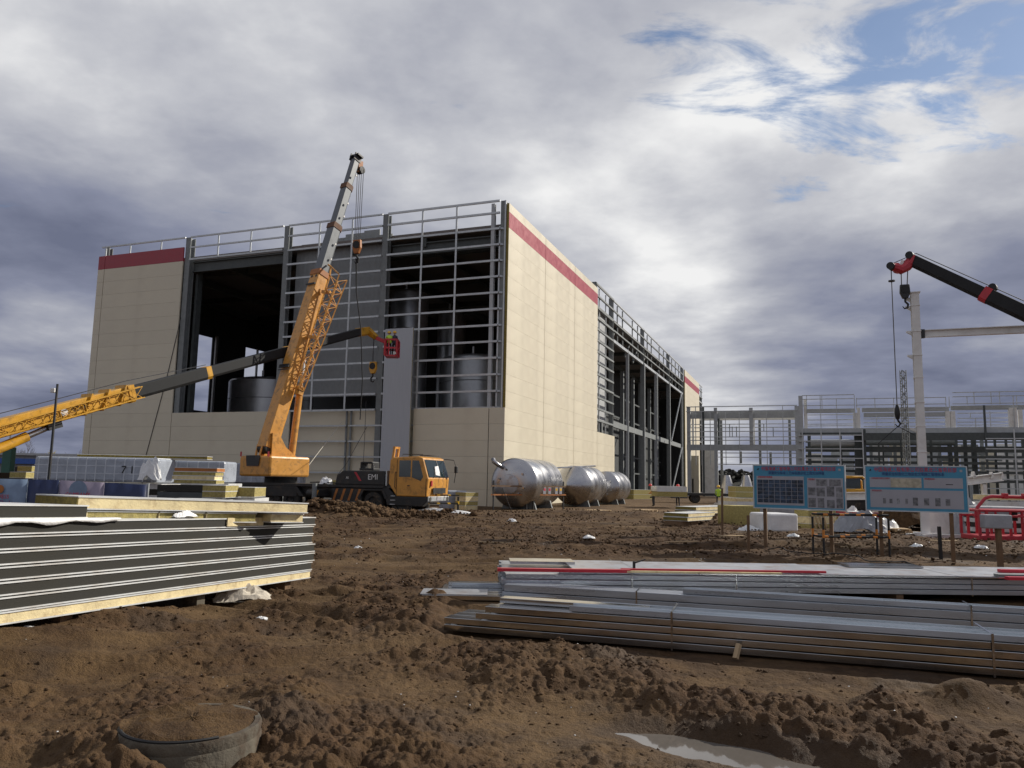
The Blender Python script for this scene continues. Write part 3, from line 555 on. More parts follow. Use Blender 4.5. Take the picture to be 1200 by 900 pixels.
    MB().box(-1.2, -1.05, -.03, -.005, 1.5, 1.54).build('door_handle', 'dark', cab)
    MB().beam((-1.85, -.006, .97), (-1.85, -.006, 2.9), .02, .02).build('door_seam', 'black', cab); MB().beam((-.1, -.006, .97), (-.1, -.006, 1.9), .02, .02).build('door_seam', 'black', cab)
    MB().box(-.02, .05, .05, W-.05, .72, .97).build('bumper', 'galv', T, bevel=.02)
    MB().prism([(-2.4, .02, .45), (-.3, .02, .45), (0, .02, .72), (0, .02, .94), (-1.9, .02, .94), (-2.5, .02, 1.5), (-2.75, .02, 1.5)], (0, .45, 0)).build('step_skirt', 'dark', T, bevel=.03)
    for y in (.25, W-.25): MB().lathe([(.02, .0), (.12, .0), (.13, -.05)], (.07, y, .84), (1, 0, 0), 14).build('headlight', 'glass', T, True)
    b = MB(); b.path([(-.3, W-.05, 3.0), (.25, W+.05, 2.95), (.4, W+.1, 2.5), (.3, W+.05, 1.7)], .022, 6); b.build('mirror_arm', 'black', cab); MB().box(.3, .46, W+.0, W+.2, 2.25, 2.62).build('mirror', 'black', cab, bevel=.03)
    b = MB(); b.path([(-1.7, .3, 3.1), (-1.7, .3, 3.2), (-.5, .3, 3.18), (-.5, W-.3, 3.18), (-1.7, W-.3, 3.2), (-1.7, W-.3, 3.1)], .02, 5); b.build('roof_rail', 'black', cab)
    MB().box(.02, .08, .3, .42, 1.5, 1.8).build('marker', 'red_paint', cab)
    for k in range(3): MB().box(-2.2+k*.02, -1.9, -.04, .02, .5+k*.22, .54+k*.22).build('step', 'galv', T)
    b = MB(); b.path([(-1.9, -.02, 1.35), (-1.92, -.07, 1.45), (-1.92, -.07, 2.15), (-1.9, -.02, 2.25)], .018, 6); b.build('grab_handle', 'black', cab)
    for k in range(2): b = MB(); b.path([(.02, .6+k*1.3, 1.95), (.06, .7+k*1.2, 2.0), (-.12, 1.0+k*1.1, 2.45)], .014, 5); b.build('wiper', 'black', cab)
    MB().box(.03, .075, .55, W-.55, 1.12, 1.42).build('grille', 'dark', cab); MB().box(.052, .06, W/2-.28, W/2+.28, .76, .9).build('number_plate', 'sign_white', T)
    for k in range(3): b = MB(); b.path([(-5.8, .3+k*.3, 1.56), (-6.8, .35+k*.28, 1.62), (-7.6, .4+k*.3, 1.58)], .03, 6); b.build('hydraulic_hose', 'black', T)
    b = MB(); b.tube((-7.4, .02, .98), (-6.75, .02, .98), .24, n=16); b.build('air_tank', 'dark', T, True)
    for x in (-6.35, -11.9):
        for y, s in ((.1, -1), (W-.1, 1)):
            b = MB(); b.box(x-.22, x+.22, min(y, y+s*.95), max(y, y+s*.95), .86, 1.2); b.build('outrigger_beam', 'dark', T); b = MB(); b.tube((x, y+s*1.05, .1), (x, y+s*1.05, 1.55), .13, n=12); b.tube((x, y+s*1.05, .0), (x, y+s*1.05, .1), .34, n=16); b.build('outrigger_jack', 'steel', T, True)
            for k in range(2): MB().prism([(x-.2+k*.2, y+s*.96, .88), (x-.1+k*.2, y+s*.96, .88), (x+.02+k*.2, y+s*.96, 1.18), (x-.08+k*.2, y+s*.96, 1.18)], (0, s*.008, 0)).build('warning_stripe', 'yellow', T)
def super_body(T, c, az, body='yellow', cabm='dark'):
    """slewing body at c (turntable centre on the deck), facing azimuth az (T frame: from +Y towards +X)"""
    f = V((math.sin(az), math.cos(az), 0)); r = V((f.y, -f.x, 0)); u = V((0, 0, 1)); c = V(c)
    MB().lathe([(.95, 0), (.95, .35), (.8, .35)], c, u, 28).build('turntable', 'black', T, True)
    b = MB(); o = c+u*.36-f*1.95-r*1.4; b.obox(o, r*2.8, f*2.9, u*1.18); sb = b.build('slewing_body', body, T, bevel=.12)
    b = MB(); b.prism([c+u*1.56-f*1.97-r*.75, c+u*1.56-f*1.97+r*.55, c+u*.95-f*1.97+r*.45, c+u*.95-f*1.97-r*.65], -f*.03); b.build('rear_panel', 'dark', sb)
    for s in (-1.3, 1.2): MB().obox(c+u*1.5-f*2.0+r*s, r*.12, f*.03, u*.28).build('tail_light', 'red_paint', sb)
    for s in (-.55, .45):
        MB().prism([c+u*1.5-f*1.2+r*s, c+u*1.5+f*.7+r*s, c+u*2.1-f*.2+r*s, c+u*2.9-f*.75+r*s, c+u*2.9-f*1.2+r*s], r*.1).build('boom_bracket', body, T)
    b = MB(); b.tube(c+u*2.0-f*1.2-r*.4, c+u*2.0-f*1.2+r*.4, .33, n=16); b.build('winch_drum', 'dark', T, True)
    b = MB(); b.path([c+u*1.55-f*1.5-r*.5, c+u*2.2-f*1.4-r*.5, c+u*2.5-f*1.0-r*.2], .07, 6); b.path([c+u*1.55-f*1.7+r*.1, c+u*2.1-f*1.55+r*.1], .06, 6); b.build('hydraulic_hose', body, T)
    b = MB(); o = c+u*.5-r*2.25+f*.05; b.prism([o, o+f*1.7, o+f*1.75+u*.9, o+f*1.35+u*1.75, o+f*.1+u*1.8], r*.82); oc = b.build('operator_cab', cabm, T, bevel=.06)
    MB().obox(o+f*.3+u*.75-r*.012, r*.01, f*.9, u*.8).build('window', 'glass', oc); MB().obox(o+u*.75-f*.012+r*.1, r*.6, f*.01, u*.8).build('window', 'glass', oc)
    return f, r
def hook_block(T, p, m='deep_yellow', s=1.):
    p = V(p); b = MB(); b.prism([p+V((-.28*s, -.12*s, .0)), p+V((.28*s, -.12*s, 0)), p+V((.32*s, -.12*s, -.55*s)), p+V((.16*s, -.12*s, -.95*s)), p+V((-.16*s, -.12*s, -.95*s)), p+V((-.32*s, -.12*s, -.55*s))], (0, .24*s, 0)); h = b.build('hook_block', m, T, bevel=.03)
    b = MB(); b.tube(p+V((0, -.15*s, -.35*s)), p+V((0, .15*s, -.35*s)), .26*s, n=16); b.build('sheave', 'black', h, True)
    q = p+V((0, 0, -.95*s)); b = MB(); b.path([q, q+V((0, 0, -.2*s)), q+V((.16*s, 0, -.38*s)), q+V((.12*s, 0, -.6*s)), q+V((-.06*s, 0, -.66*s)), q+V((-.18*s, 0, -.5*s))], [.07*s, .07*s, .075*s, .07*s, .05*s, .02*s], 8); b.build('hook', 'black', h, True)
    for k in range(2): MB().prism([p+V((-.24*s+k*.2*s, -.125*s, -.2*s)), p+V((-.12*s+k*.2*s, -.125*s, -.2*s)), p+V((.04*s+k*.2*s, -.125*s, -.6*s)), p+V((-.08*s+k*.2*s, -.125*s, -.6*s))], (0, -.006, 0)).build('warning_stripe', 'black', h)
    return h
def lattice(b, p0, p1, w0, h0, w1, h1, up, n, r=.035):
    d, rr, uu = basis(p0, p1, up); P = []
    for i in range(n+1):
        t = i/n; c = V(p0).lerp(V(p1), t); w = w0+(w1-w0)*t; h = h0+(h1-h0)*t
        P.append([c-rr*w/2-uu*h/2, c+rr*w/2-uu*h/2, c+rr*w/2+uu*h/2, c-rr*w/2+uu*h/2])
    for k in range(4): b.beam(P[0][k], P[n][k], r*1.8, r*1.8)
    for i in range(n):
        for k in range(4):
            k2 = (k+1) % 4; b.beam(P[i][k], P[i+1][k2] , r, r) if (i+k) % 2 else b.beam(P[i][k2], P[i+1][k], r, r)
            if i % 2 == 0: b.beam(P[i][k], P[i][k2], r, r)
    return b
TRK = Plane(G(500, 604), E2*-1)
def main_crane():
    o = G(500, 604); T = thing('truck_crane', 'yellow and black truck crane parked along the hall front with its boom raised', 'truck crane', o, -AZ)
    carrier(T)
    iw = Matrix.Translation(o) @ Matrix.Rotation(-AZ, 4, 'Z'); inv = iw.inverted()
    c = inv @ D(329, 566, 46.2); c.z = 1.5; az = math.radians(35)-AZ
    f, r = super_body(T, c, az)
    pv = c+V((0, 0, 2.55))-f*.9+r*.0
    pw = iw @ pv; d = V((math.sin(math.radians(35)), math.cos(math.radians(35)), 0)); rr = ray(418, 184); rx = rr[0]/rr[1]
    k = (rx*pw.y-pw.x)/(d.x-rx*d.y); tip = pw+d*k; tip.z = EYE+rr[2]/rr[1]*tip.y; tip = inv @ tip
    ax = tip-pv; L = ax.length; ax.normalize(); up = (-f)*ax.z+V((0, 0, 1))*ax.dot(f)*1.; up = up-ax*up.dot(ax); up.normalize()      # the boom's top side looks back over the counterweight
    at = lambda t: pv+ax*(t*L)
    b = MB(); octo(b, at(-.03), at(.545), .84, 1.0, .80, .92, up); bs = b.build('base_boom', 'yellow', T, bevel=.03)
    for t0, t1, w in ((.50, .72, .66), (.70, .875, .55), (.86, .985, .45)):
        b = MB(); octo(b, at(t0), at(t1), w, w*1.12, w, w*1.12, up); b.build('telescope_section', 'boom_grey', T, bevel=.02)
    for t, w in ((.545, .88), (.72, .72), (.875, .61)):
        b = MB(); octo(b, at(t-.008), at(t+.010), w, w*1.14, w, w*1.14, up); b.build('boom_collar', 'orange' if t < .6 else 'rust_dark', T); MB().beam(at(t)-r*w*.5, at(t-.022)-r*.1*w-up*w*.62, .12, .22).build('collar_pad', 'orange', T)
    for t in (.60, .655, .76, .81, .92): MB().beam(at(t)+r*.42-up*.1, at(t+.006)+r*.42-up*.1, .05, .1).build('pulley_mark', 'white', T)
    d2, r2, u2 = ax, r, up
    # boom head
    b = MB(); b.beam(at(.98)-r*.22+up*.05, at(1.005)-r*.22+up*.05, .08, .6, up); b.beam(at(.98)+r*.22+up*.05, at(1.005)+r*.22+up*.05, .08, .6, up); b.beam(at(1.)-r*.42, at(1.)+r*.42, .12, .5, up); hd = b.build('boom_head', 'dark', T)
    b = MB(); b.prism([at(.99)-up*.2-r*.1, at(1.0)-up*.55-r*.1, at(.965)-up*.75-r*.1, at(.955)-up*.45-r*.1], r*.2); b.build('head_sheave_arm', 'orange', T); b = MB(); b.tube(at(.967)-up*.62-r*.2, at(.967)-up*.62+r*.2, .25, n=16); b.build('sheave', 'black', T, True)
    # holes and lettering near the base section's head, a ring on its face
    for s in (-.2, .2): b = MB(); b.tube(at(.53)+up*.455+r*s, at(.53)+up*.475+r*s, .09, n=12); b.build('pin_hole', 'dark', bs)
    MB().beam(at(.50)+up*.55-r*.42, at(.50)+up*.55+r*.42, .06, .1).build('rope_guide', 'dark', bs)
    for t in (.22,): b = MB(); b.beam(at(t)+up*.62-r*.45, at(t)+up*.62+r*.45, .05, .22, ax); b.beam(at(t-.012)+up*.62-r*.45, at(t-.012)+up*.62+r*.45, .05, .05); b.build('rope_guide', 'dark', bs)
    for t in (.33, .485): MB().beam(at(t)+r*.5-up*.1, at(t)+r*1.05-up*.3, .18, .2).build('jib_bracket', 'yellow', T)
    # stowed lattice jib along the boom's sunlit side
    b = MB(); lattice(b, at(.16)+r*.78-up*.35, at(.535)+r*1.38-up*.35, .40, .40, .85, .70, up, 16, .035); b.build('lattice_jib', 'yellow', T)
    e = at(.535)+r*1.38-up*.35; b = MB(); b.path([e-r*.4+up*.4, e+ax*.75-r*.65+up*.35, e+ax*.95-r*1.0+up*.3], .06, 6); b.path([e+r*.4+up*.4, e+ax*.75-r*.65+up*.35], .05, 6); b.build('jib_head', 'yellow', T)
    MB().obox(at(.145)+r*.6-up*.6, r*.35, up*.35, ax*.5).build('jib_foot', 'yellow', T)
    # lift cylinder
    p = c+V((0, 0, 1.2))+f*.55+r*.12; q = at(.27)-up*.62; m_ = p.lerp(q, .72)
    b = MB(); b.tube(p, m_, .21, n=16); b.build('lift_cylinder', 'yellow', T, True); b = MB(); b.tube(m_, q, .13, n=14); b.build('cylinder_rod', 'galv', T, True)
    # hoist ropes and hook
    h0 = at(.967)-up*.62; hk = inv @ D(417.5, 283, (iw @ h0).y); hk.x = h0.x; hk.y = h0.y
    for s in (-.3, -.1, .1, .3): b = MB(); b.tube(h0+r*s*1.0, hk+r*s*.8, .022, n=5); b.build('hoist_rope', 'rope', T)
    hook_block(T, hk+V((0, 0, .1)), 'orange')
    b = MB(); s0 = hk+V((0, 0, -1.5)); b.path([s0+V((0, 0, .3)), s0, s0+V((.1, .0, -2.0)), s0+V((.45, .2, -4.5)), s0+V((.75, .2, -8.)), s0+V((.7, .2, -10.6))], [.1, .05, .04, .035, .035, .035], 6); b.build('sling', 'black', T)
main_crane()
def person(loc, yaw, helmet, top, label, bend=0., armf=.35):
    me = bpy.data.meshes.new('person'); J = [(0, 0, .95), (0, .0, 1.15), (0, bend*.1, 1.38), (0, bend*.16, 1.5), (0, bend*.2, 1.58), (0, bend*.24+.01, 1.68), (0, bend*.24, 1.76),
        (-.1, 0, .9), (-.12, .03, .5), (-.12, -.02, .09), (-.12, .12, .05), (.1, 0, .9), (.12, .03, .5), (.12, -.02, .09), (.12, .12, .05),
        (-.19, bend*.1, 1.42), (-.25, armf*.3, 1.15), (-.22, armf, 1.05), (-.21, armf+.09, 1.05), (.19, bend*.1, 1.42), (.25, armf*.3, 1.15), (.22, armf, 1.05), (.21, armf+.09, 1.05)]
    Ed = [(0, 1), (1, 2), (2, 3), (3, 4), (4, 5), (5, 6), (0, 7), (7, 8), (8, 9), (9, 10), (0, 11), (11, 12), (12, 13), (13, 14), (2, 15), (15, 16), (16, 17), (17, 18), (2, 19), (19, 20), (20, 21), (21, 22)]
    Rd = [.15, .14, .17, .07, .07, .105, .09, .1, .075, .05, .04, .1, .075, .05, .04, .07, .055, .04, .045, .07, .055, .04, .045]
    me.from_pydata(J, Ed, []); o = bpy.data.objects.new('person', me); COL.objects.link(o); md = o.modifiers.new('s', 'SKIN'); sb = o.modifiers.new('u', 'SUBSURF'); sb.levels = 1
    for i, v in enumerate(me.skin_vertices[0].data): v.radius = (Rd[i], Rd[i]*.8); v.use_root = i == 0
    nm = bpy.data.meshes.new_from_object(o.evaluated_get(bpy.context.evaluated_depsgraph_get())); bpy.data.objects.remove(o)
    nm.materials.clear()
    for k in ('trousers', top, 'face', 'black'): nm.materials.append(M[k])
    for p in nm.polygons:
        z = p.center.z; p.use_smooth = True; p.material_index = 2 if z > 1.53 or (abs(p.center.x) > .15 and p.center.y > armf+.03) else 1 if z > .93 else 0 if z > .12 else 3
    ob = bpy.data.objects.new('person', nm); COL.objects.link(ob); ob.location = loc; ob.rotation_euler = (0, 0, yaw); tag(ob, label, 'person')
    b = MB(); b.lathe([(.165, -.02), (.135, .0), (.13, .06), (.09, .12), (.01, .145)], (0, bend*.24, 1.70), (0, 0, 1), 16); b.build('helmet', helmet, ob, True); return ob
def simple_crane(name, label, base, rz, p0, p1, secs, basem, secm, widths, carrier_body='yellow'):
    """crane whose carrier stands beside the frame; the boom runs p0 -> p1 in world space"""
    T = thing(name, label, 'truck crane', base, rz); iw = Matrix.Translation(V(base)) @ Matrix.Rotation(rz, 4, 'Z'); inv = iw.inverted()
    carrier(T, body=carrier_body)
    a, b_ = inv @ V(p0), inv @ V(p1); ax = (b_-a).normalized(); L = (b_-a).length; az = math.atan2(ax.x, ax.y)
    f, r = super_body(T, (a.x+math.sin(az)*.6, a.y+math.cos(az)*.6, 1.5), az, carrier_body)
    up = V((0, 0, 1)); up = (up-ax*up.dot(ax)).normalized(); at = lambda s: a+ax*s
    for i, ((s0, s1), w, m) in enumerate(zip(secs, widths, [basem]+[secm]*9)):
        b = MB(); octo(b, at(s0), at(s1), w*.8, w, w*.8, w, up); b.build('base_boom' if i == 0 else 'telescope_section', m, T, bevel=.03)
    return T, inv, at, ax, up, r, f, L
def lift_crane():
    q0 = D(0, 502, 33.); q1 = D(424, 388.5, 53.5); d = q1-q0; p0 = q0-d*(1.2/d.z); base = p0+V((1.0, -2.6, -p0.z)); base = V((p0.x+8.9, p0.y-1.2, 0)); 
    rz = math.radians(160); iw = Matrix.Rotation(rz, 4, 'Z'); off = iw @ V((-8.2, 1.3, 0)); base = V((p0.x-off.x, p0.y-off.y, 0))
    L = (q1-p0).length; S = lambda px: (D(px, 502-(502-388.5)*px/424, 33)-q0).length  # unused
    def s_at(px):       # distance along the axis at an image column
        best = min(range(0, 401), key=lambda k: abs(proj(p0.lerp(q1, k/400))[0]-px)); return best/400*L
    s1, s2, s3 = s_at(152), s_at(243), s_at(338)
    T, inv, at, ax, up, r, f, L = simple_crane('aerial_lift_crane', 'yellow crane with long black boom reaching a red work basket to the hall front', base, rz, p0, q1, [(-.6, s1), (s1-1, s2), (s2-1, s3), (s3-1, L)], 'deep_yellow', 'boom_black', (.80, .70, .62, .55), 'deep_yellow')
    b = MB(); lattice(b, at(s_at(-40))+r*.60-up*.05, at(s1+.3)+r*.60+up*.0, .18, .4, .22, .55, up, 13, .022); b.build('lattice_jib', 'deep_yellow', T)
    for i in range(3): MB().beam(at(s1-.3-i*.9)+up*.5, at(s1-.9-i*.9)-up*.4, .85, .07).build('boom_brace', 'deep_yellow', T)
    for s, w in ((s1, .98), (s2, .78), (s3, .70)): b = MB(); octo(b, at(s-.22), at(s+.12), w*.72, w*.9, w*.72, w*.9, up); b.build('boom_collar', 'deep_yellow', T)
    mt = text_obj('lettering', 'CB 80', .34, 'black', T, Matrix(((ax.x, up.x, (ax.cross(up)).x, 0), (ax.y, up.y, (ax.cross(up)).y, 0), (ax.z, up.z, (ax.cross(up)).z, 0), (0, 0, 0, 1)))); mt.location = at(s_at(88))+ax.cross(up)*.39
    b = MB(); b.tube(at(s_at(70))+ax.cross(up)*.385, at(s_at(70))+ax.cross(up)*.392, .17, n=20); b.build('emblem', 'white', T)
    p = at(s_at(-70))-up*1.1; q = at(s_at(57))-up*.5; m_ = p.lerp(q, .74); b = MB(); b.tube(p, m_, .22, n=14); b.build('lift_cylinder', 'deep_yellow', T, True); b = MB(); b.tube(m_, q, .13, n=12); b.build('cylinder_rod', 'stainless', T, True)
    MB().beam(at(s_at(50))-up*.5, at(s_at(66))-up*.5, .5, .3, up).build('cylinder_lug', 'dark', T)
    b = MB(); b.path([at(-.5)+up*.62, at(s_at(60))+up*.62, at(s1)+up*.66, at(s2)+up*.45], .02, 5); b.build('hoist_rope', 'rope', T)
    # bent head, arm and basket
    e = at(L); w2 = lambda px, py: inv @ D(px, py, 54.2)
    h1 = w2(431, 388); h2 = w2(441, 396); b = MB(); octo(b, e-ax*.4, h1, .5, .62, .5, .6, up); octo(b, h1, h2, .46, .5, .36, .36, up); b.build('boom_head', 'deep_yellow', T, bevel=.03)
    h3 = w2(452, 401); b = MB(); b.beam(h2, h3, .22, .26); b.build('basket_arm', 'red_paint', T)
    hb = w2(437.5, 424); b = MB(); b.tube(w2(437.5, 394), hb, .02, n=5); b.tube(w2(439, 394), hb+V((.1, 0, 0)), .02, n=5); b.build('hoist_rope', 'rope', T); hook_block(T, hb, 'deep_yellow', .9)
    c = w2(459, 417.8); X, Y = (inv.to_3x3() @ V((1, 0, 0))), (inv.to_3x3() @ V((0, 1, 0))); Z = V((0, 0, 1)); bw, bd, bh = .42, .5, 1.15
    rails = []
    bk = MB(); bk.obox(c-X*bw-Y*bd-Z*.06, X*2*bw, Y*2*bd, Z*.12); base_o = bk.build('basket_floor', 'red_paint', T)
    for sx in (-1, 1):
        for sy in (-1, 1): MB().beam(c+X*bw*sx+Y*bd*sy, c+X*bw*sx+Y*bd*sy+Z*bh, .12, .12).build('basket_post', 'red_paint', T)
    for z in (.55, 1.15):
        for sy in (-1, 1): MB().beam(c-X*bw+Y*bd*sy+Z*z, c+X*bw+Y*bd*sy+Z*z, .1, .12).build('basket_rail', 'red_paint', T)
        for sx in (-1, 1): MB().beam(c-Y*bd+X*bw*sx+Z*z, c+Y*bd+X*bw*sx+Z*z, .1, .12).build('basket_rail', 'red_paint', T)
    MB().beam(c-X*.15-Y*(bd+.01)+Z*.06, c-X*.15-Y*(bd+.01)+Z*1.1, .09, .05).build('basket_post', 'red_paint', T)
    MB().obox(c+X*.18-Y*(bd+.07)+Z*.1, X*.2, Y*.02, Z*.14).build('basket_plate', 'white', T)
    cw = iw_pt(T, c)
    person(cw+V((-.22, .1, .07)), .3, 'helmet_y', 'vest', 'worker in yellow helmet and lime vest leaning over the basket rail', 1.0, .3)
    person(cw+V((.12, .22, .07)), -.4, 'helmet_y', 'jacket', 'worker in yellow helmet and dark jacket standing upright in the red basket', 0., .2)
def proj(P):
    d = np.array(P, float)-_O; z = d @ _F; return (600+FPX*(d @ _R)/z, 450-FPX*(d @ _U)/z)
def iw_pt(T, p): return (Matrix.Translation(T.location) @ Matrix.Rotation(T.rotation_euler.z, 4, 'Z')) @ V(p)
lift_crane()
def right_crane():
    q1 = D(1068, 305, 30.5); q0 = D(1200, 367, 28.); d = q0-q1; p0 = q1+d*((2.9-q1.z)/d.z)
    rz = math.radians(182); off = Matrix.Rotation(rz, 4, 'Z') @ V((-9., 1.3, 0)); base = V((p0.x-off.x, p0.y-off.y, 0)); L = (q1-p0).length
    rz = math.radians(-14); off = Matrix.Rotation(rz, 4, 'Z') @ V((-9.2, 1.3, 0)); base = V((p0.x-off.x, p0.y-off.y, 0))
    s = (q0-p0).length; s_mid = L-(q1-D(1157, 347, 28.8)).length
    T, inv, at, ax, up, r, f, L = simple_crane('dark_boom_crane', 'crane with black boom and red boom head above the white column', base, rz, p0, q1, [(-.6, 5.5), (4.5, s_mid), (s_mid-1, L)], 'boom_black', 'boom_black', (.75, .56, .47), 'red_paint')
    b = MB(); octo(b, at(s_mid-.1), at(s_mid+.18), .47, .58, .47, .58, up); b.build('boom_collar', 'red_paint', T); b = MB(); b.tube(at(s_mid)+up*.36-r*.15, at(s_mid)+up*.36+r*.15, .14, n=14); b.build('sheave', 'black', T, True)
    e = at(L); dp = 30.5; w = lambda px, py: inv @ D(px, py, dp)
    for k in range(4): b = MB(); octo(b, at(L-.15+k*.13)-up*(k*.17), at(L-.03+k*.13)-up*(.03+k*.17), .44-.02*k, .46-.02*k, .43-.02*k, .45-.02*k, up); b.build('boom_head', 'white' if k == 2 else 'red_paint', T)
    b = MB(); b.path([at(L)-up*.1, w(1062, 313), w(1056, 316), w(1049, 313.5), w(1045, 312)], [.22, .2, .2, .17, .15], 8); b.build('rooster_sheave_arm', 'red_paint', T, True)
    for px, py in ((1045, 312.5), (1067, 300)): q = w(px, py); b = MB(); b.tube(q-r*.22, q+r*.2, .15, n=16); b.build('sheave', 'black', T, True)
    b = MB(); b.path([at(3)+up*.5, at(L)+up*.32, w(1045, 311)+up*.1], .018, 5); b.build('hoist_rope', 'rope', T)
    for px, py, px2, py2 in ((1056, 317, 1056.6, 336), (1064, 312, 1063, 336)): b = MB(); b.tube(w(px, py), w(px2, py2), .022, n=5); b.build('hoist_rope', 'rope', T)
    hook_block(T, w(1060, 333.5), 'dark', .62)
    l0 = w(1044.3, 316); l1 = V((l0.x, l0.y, (inv @ D(1049, 474, dp)).z)); b = MB(); b.tube(l0, l1, .02, n=5); b.tube(l0-V((0, 0, .45)), l0-V((0, 0, .5)), .13, n=10); b.build('hoist_rope', 'rope', T)
    b = MB(); b.lathe([(.02, .0), (.05, -.02), (.10, -.2), (.11, -.38), (.08, -.55), (.03, -.62)], l1, (0, 0, 1), 12); hk = b.build('ball_hook', 'black', T, True)
    q = l1+V((0, 0, -.62)); b = MB(); b.path([q, q+V((.1, 0, -.15)), q+V((.0, 0, -.28)), q+V((-.1, 0, -.16))], [.04, .045, .04, .015], 7); b.build('hook', 'black', T, True)
    b = MB(); b.tube(q+V((0, 0, -.25)), q+V((-.75, 0, -.95)), .015, n=5); b.tube(q+V((0, 0, -.25)), q+V((.6, 0, -.6)), .015, n=5); b.build('sling', 'black', T)
right_crane()
# ------------------------------------------------------------------ steel tanks beside the hall
def gz(p, dz=0.): return V((p[0], p[1], hz(p[0], p[1])+dz))
def steel_tank(px, dist, r, L, label, cone=False):
    p = D(px, 585, dist); z0 = hz(p.x, p.y); T = thing('stainless_tank', label, 'tank', (p.x, p.y, z0), -AZ, 'steel tanks lying beside the hall'); c = r+.12
    if cone: prof = [(.01, -1.55), (.2, -1.5), (r*.98, -.05), (r, 0), (r, L), (r*.9, L+.25), (r*.5, L+.5), (.02, L+.55)]
    else: prof = [(.02, -.46), (r*.3, -.45), (r*.6, -.39), (r*.82, -.28), (r*.93, -.17), (r*.985, -.07), (r, 0), (r, L), (r*.96, L+.12), (r*.85, L+.3), (r*.5, L+.52), (.02, L+.6)]
    MB().lathe(prof, (0, 0, c), (0, 1, 0), 48).build('shell', 'stainless', T, True)
    for k in range(1, 4): MB().lathe([(r, -.04), (r+.012, -.03), (r+.012, .03), (r, .04)], (0, L*k/4, c), (0, 1, 0), 48).build('weld_band', 'stainless', T, True)
    for y in (L*.18, L*.8):
        b = MB(); b.prism([(-r*.75, y-.1, 0), (r*.75, y-.1, 0), (r*.62, y-.1, c-r*.66), (0, y-.1, c-r*1.005), (-r*.62, y-.1, c-r*.66)], (0, .2, 0)); b.build('saddle', 'steel', T)
    if not cone:
        MB().lathe([(.02, -.09), (.36*r, -.09), (.4*r, -.06), (.4*r, .1)], (-.12*r, -.42, c-.05*r), (0, 1, 0), 28).build('manway_lid', 'zinc_sheet', T, True)
        for a, q in ((-.3, .55), (.45, .35), (-.55, .15), (.25, -.45), (.5, -.2)): b = MB(); b.tube((a*r, -.55, c+q*r), (a*r, -.2, c+q*r), .07, n=10); b.build('nozzle', 'stainless', T, True)
    return T, c
t1, c1 = steel_tank(602.5, 50.9, 1.62, 5.6, 'large shiny steel tank with domed end and guard rail in front')
b = MB(); b.path([(-.75, -.3, c1+1.0), (-.9, -.75, c1+1.15), (-1.15, -.85, c1+1.35), (-1.3, -.6, c1+1.5)], .14, 12); b.build('elbow_pipe', 'stainless', t1, True)
t2, c2 = steel_tank(671, 59., 1.5, 4.8, 'middle steel tank with a conical end, between two domed tanks', True)
b = MB(); b.tube((-1.2, -1.8, c2+1.25), (1.3, 1.8, c2+1.52), .06, n=8); b.build('pipe', 'stainless', t2, True)
t3, c3 = steel_tank(708.5, 66.5, 1.36, 4.4, 'farthest of the shiny steel tanks, domed, next to the open hall bay')
def tank_guard():
    a, c = G(576, 598.5), G(661, 597.); u = (c-a).normalized(); P = Plane(a, u); T = thing('guard_rail', 'rusty orange guard rail with small warning plates before the large tank', 'guard rail', gz(a), math.atan2(u.y, u.x)); W = P.x(661, 597)
    q = [P.x(x, 590) for x in (578, 617, 625, 660)]
    for x in q: MB().beam((x, 0, -.1), (x, 0, 1.85 if x < 1 or x > W-1 else 1.3), .07, .07).build('post', 'dark', T)
    for z, m in ((.95, 'orange'), (1.5, 'wood')): MB().beam((-.1, -.05, z), (W+.1, -.05, z), .05, .09).build('rail', m, T)
    for x0, dx in ((577, -.6), (588, .7)): x = P.x(x0, 590); MB().beam((x, 0, 1.4), (x+dx*.6, -.5, -.1), .05, .05).build('brace', 'dark', T)
    for k, x in enumerate((637, 643, 651, 656)):
        xx = P.x(x, 577); p = MB().box(xx-.13, xx+.13, -.09, -.075, 1.0, 1.45).build('warning_plate', 'sign_white', T); MB().box(xx-.09, xx+.09, -.094, -.0905, 1.22, 1.38).build('pictogram', ('sign_red', 'sign_red', 'helmet_y', 'helmet_y')[k], p)
tank_guard()
# ------------------------------------------------------------------ generic pieces
def slab(name, label, cat, o, a, b, L, W, T, edge, group=None, top='skin', lip=.012, gap=.006, end=None, parts=True):
    a, b = V(a).normalized(), V(b); b = (b-a*b.dot(a)).normalized(); u = a.cross(b)
    R = Matrix((a, b, u)).transposed(); t = thing(name, label, cat, o, group=group, rot=R.to_euler())
    s = .016
    MB().box(lip, L-lip, lip, W-lip, s, T-gap-s).build('core', edge, t)
    MB().box(0, L, 0, W, 0, s-.001).build('lower_sheet', top, t); MB().box(0, L, 0, W, T-gap-s+.001, T-gap).build('upper_sheet', top, t)
    if end: MB().box(-.004, lip-.003, lip, W-lip, s+.002, T-gap-s-.002).build('cut_end', end, t)
    return t
def gbox(px0, px1, yt, yb, dep, z0=None, dist=None):
    """box from a frontal pixel rectangle standing on the ground (or at a distance): origin, u, width, height"""
    if dist is None: a, c = G(px0, yb, z0 or 0.), G(px1, yb, z0 or 0.)
    else: a, c = D(px0, yb, dist), D(px1, yb, dist)
    u = (c-a); u.z = 0; w = u.length; u.normalize(); P = Plane(a, u); h = P.z((px0+px1)/2, yt)-a.z
    return a, u, w, h
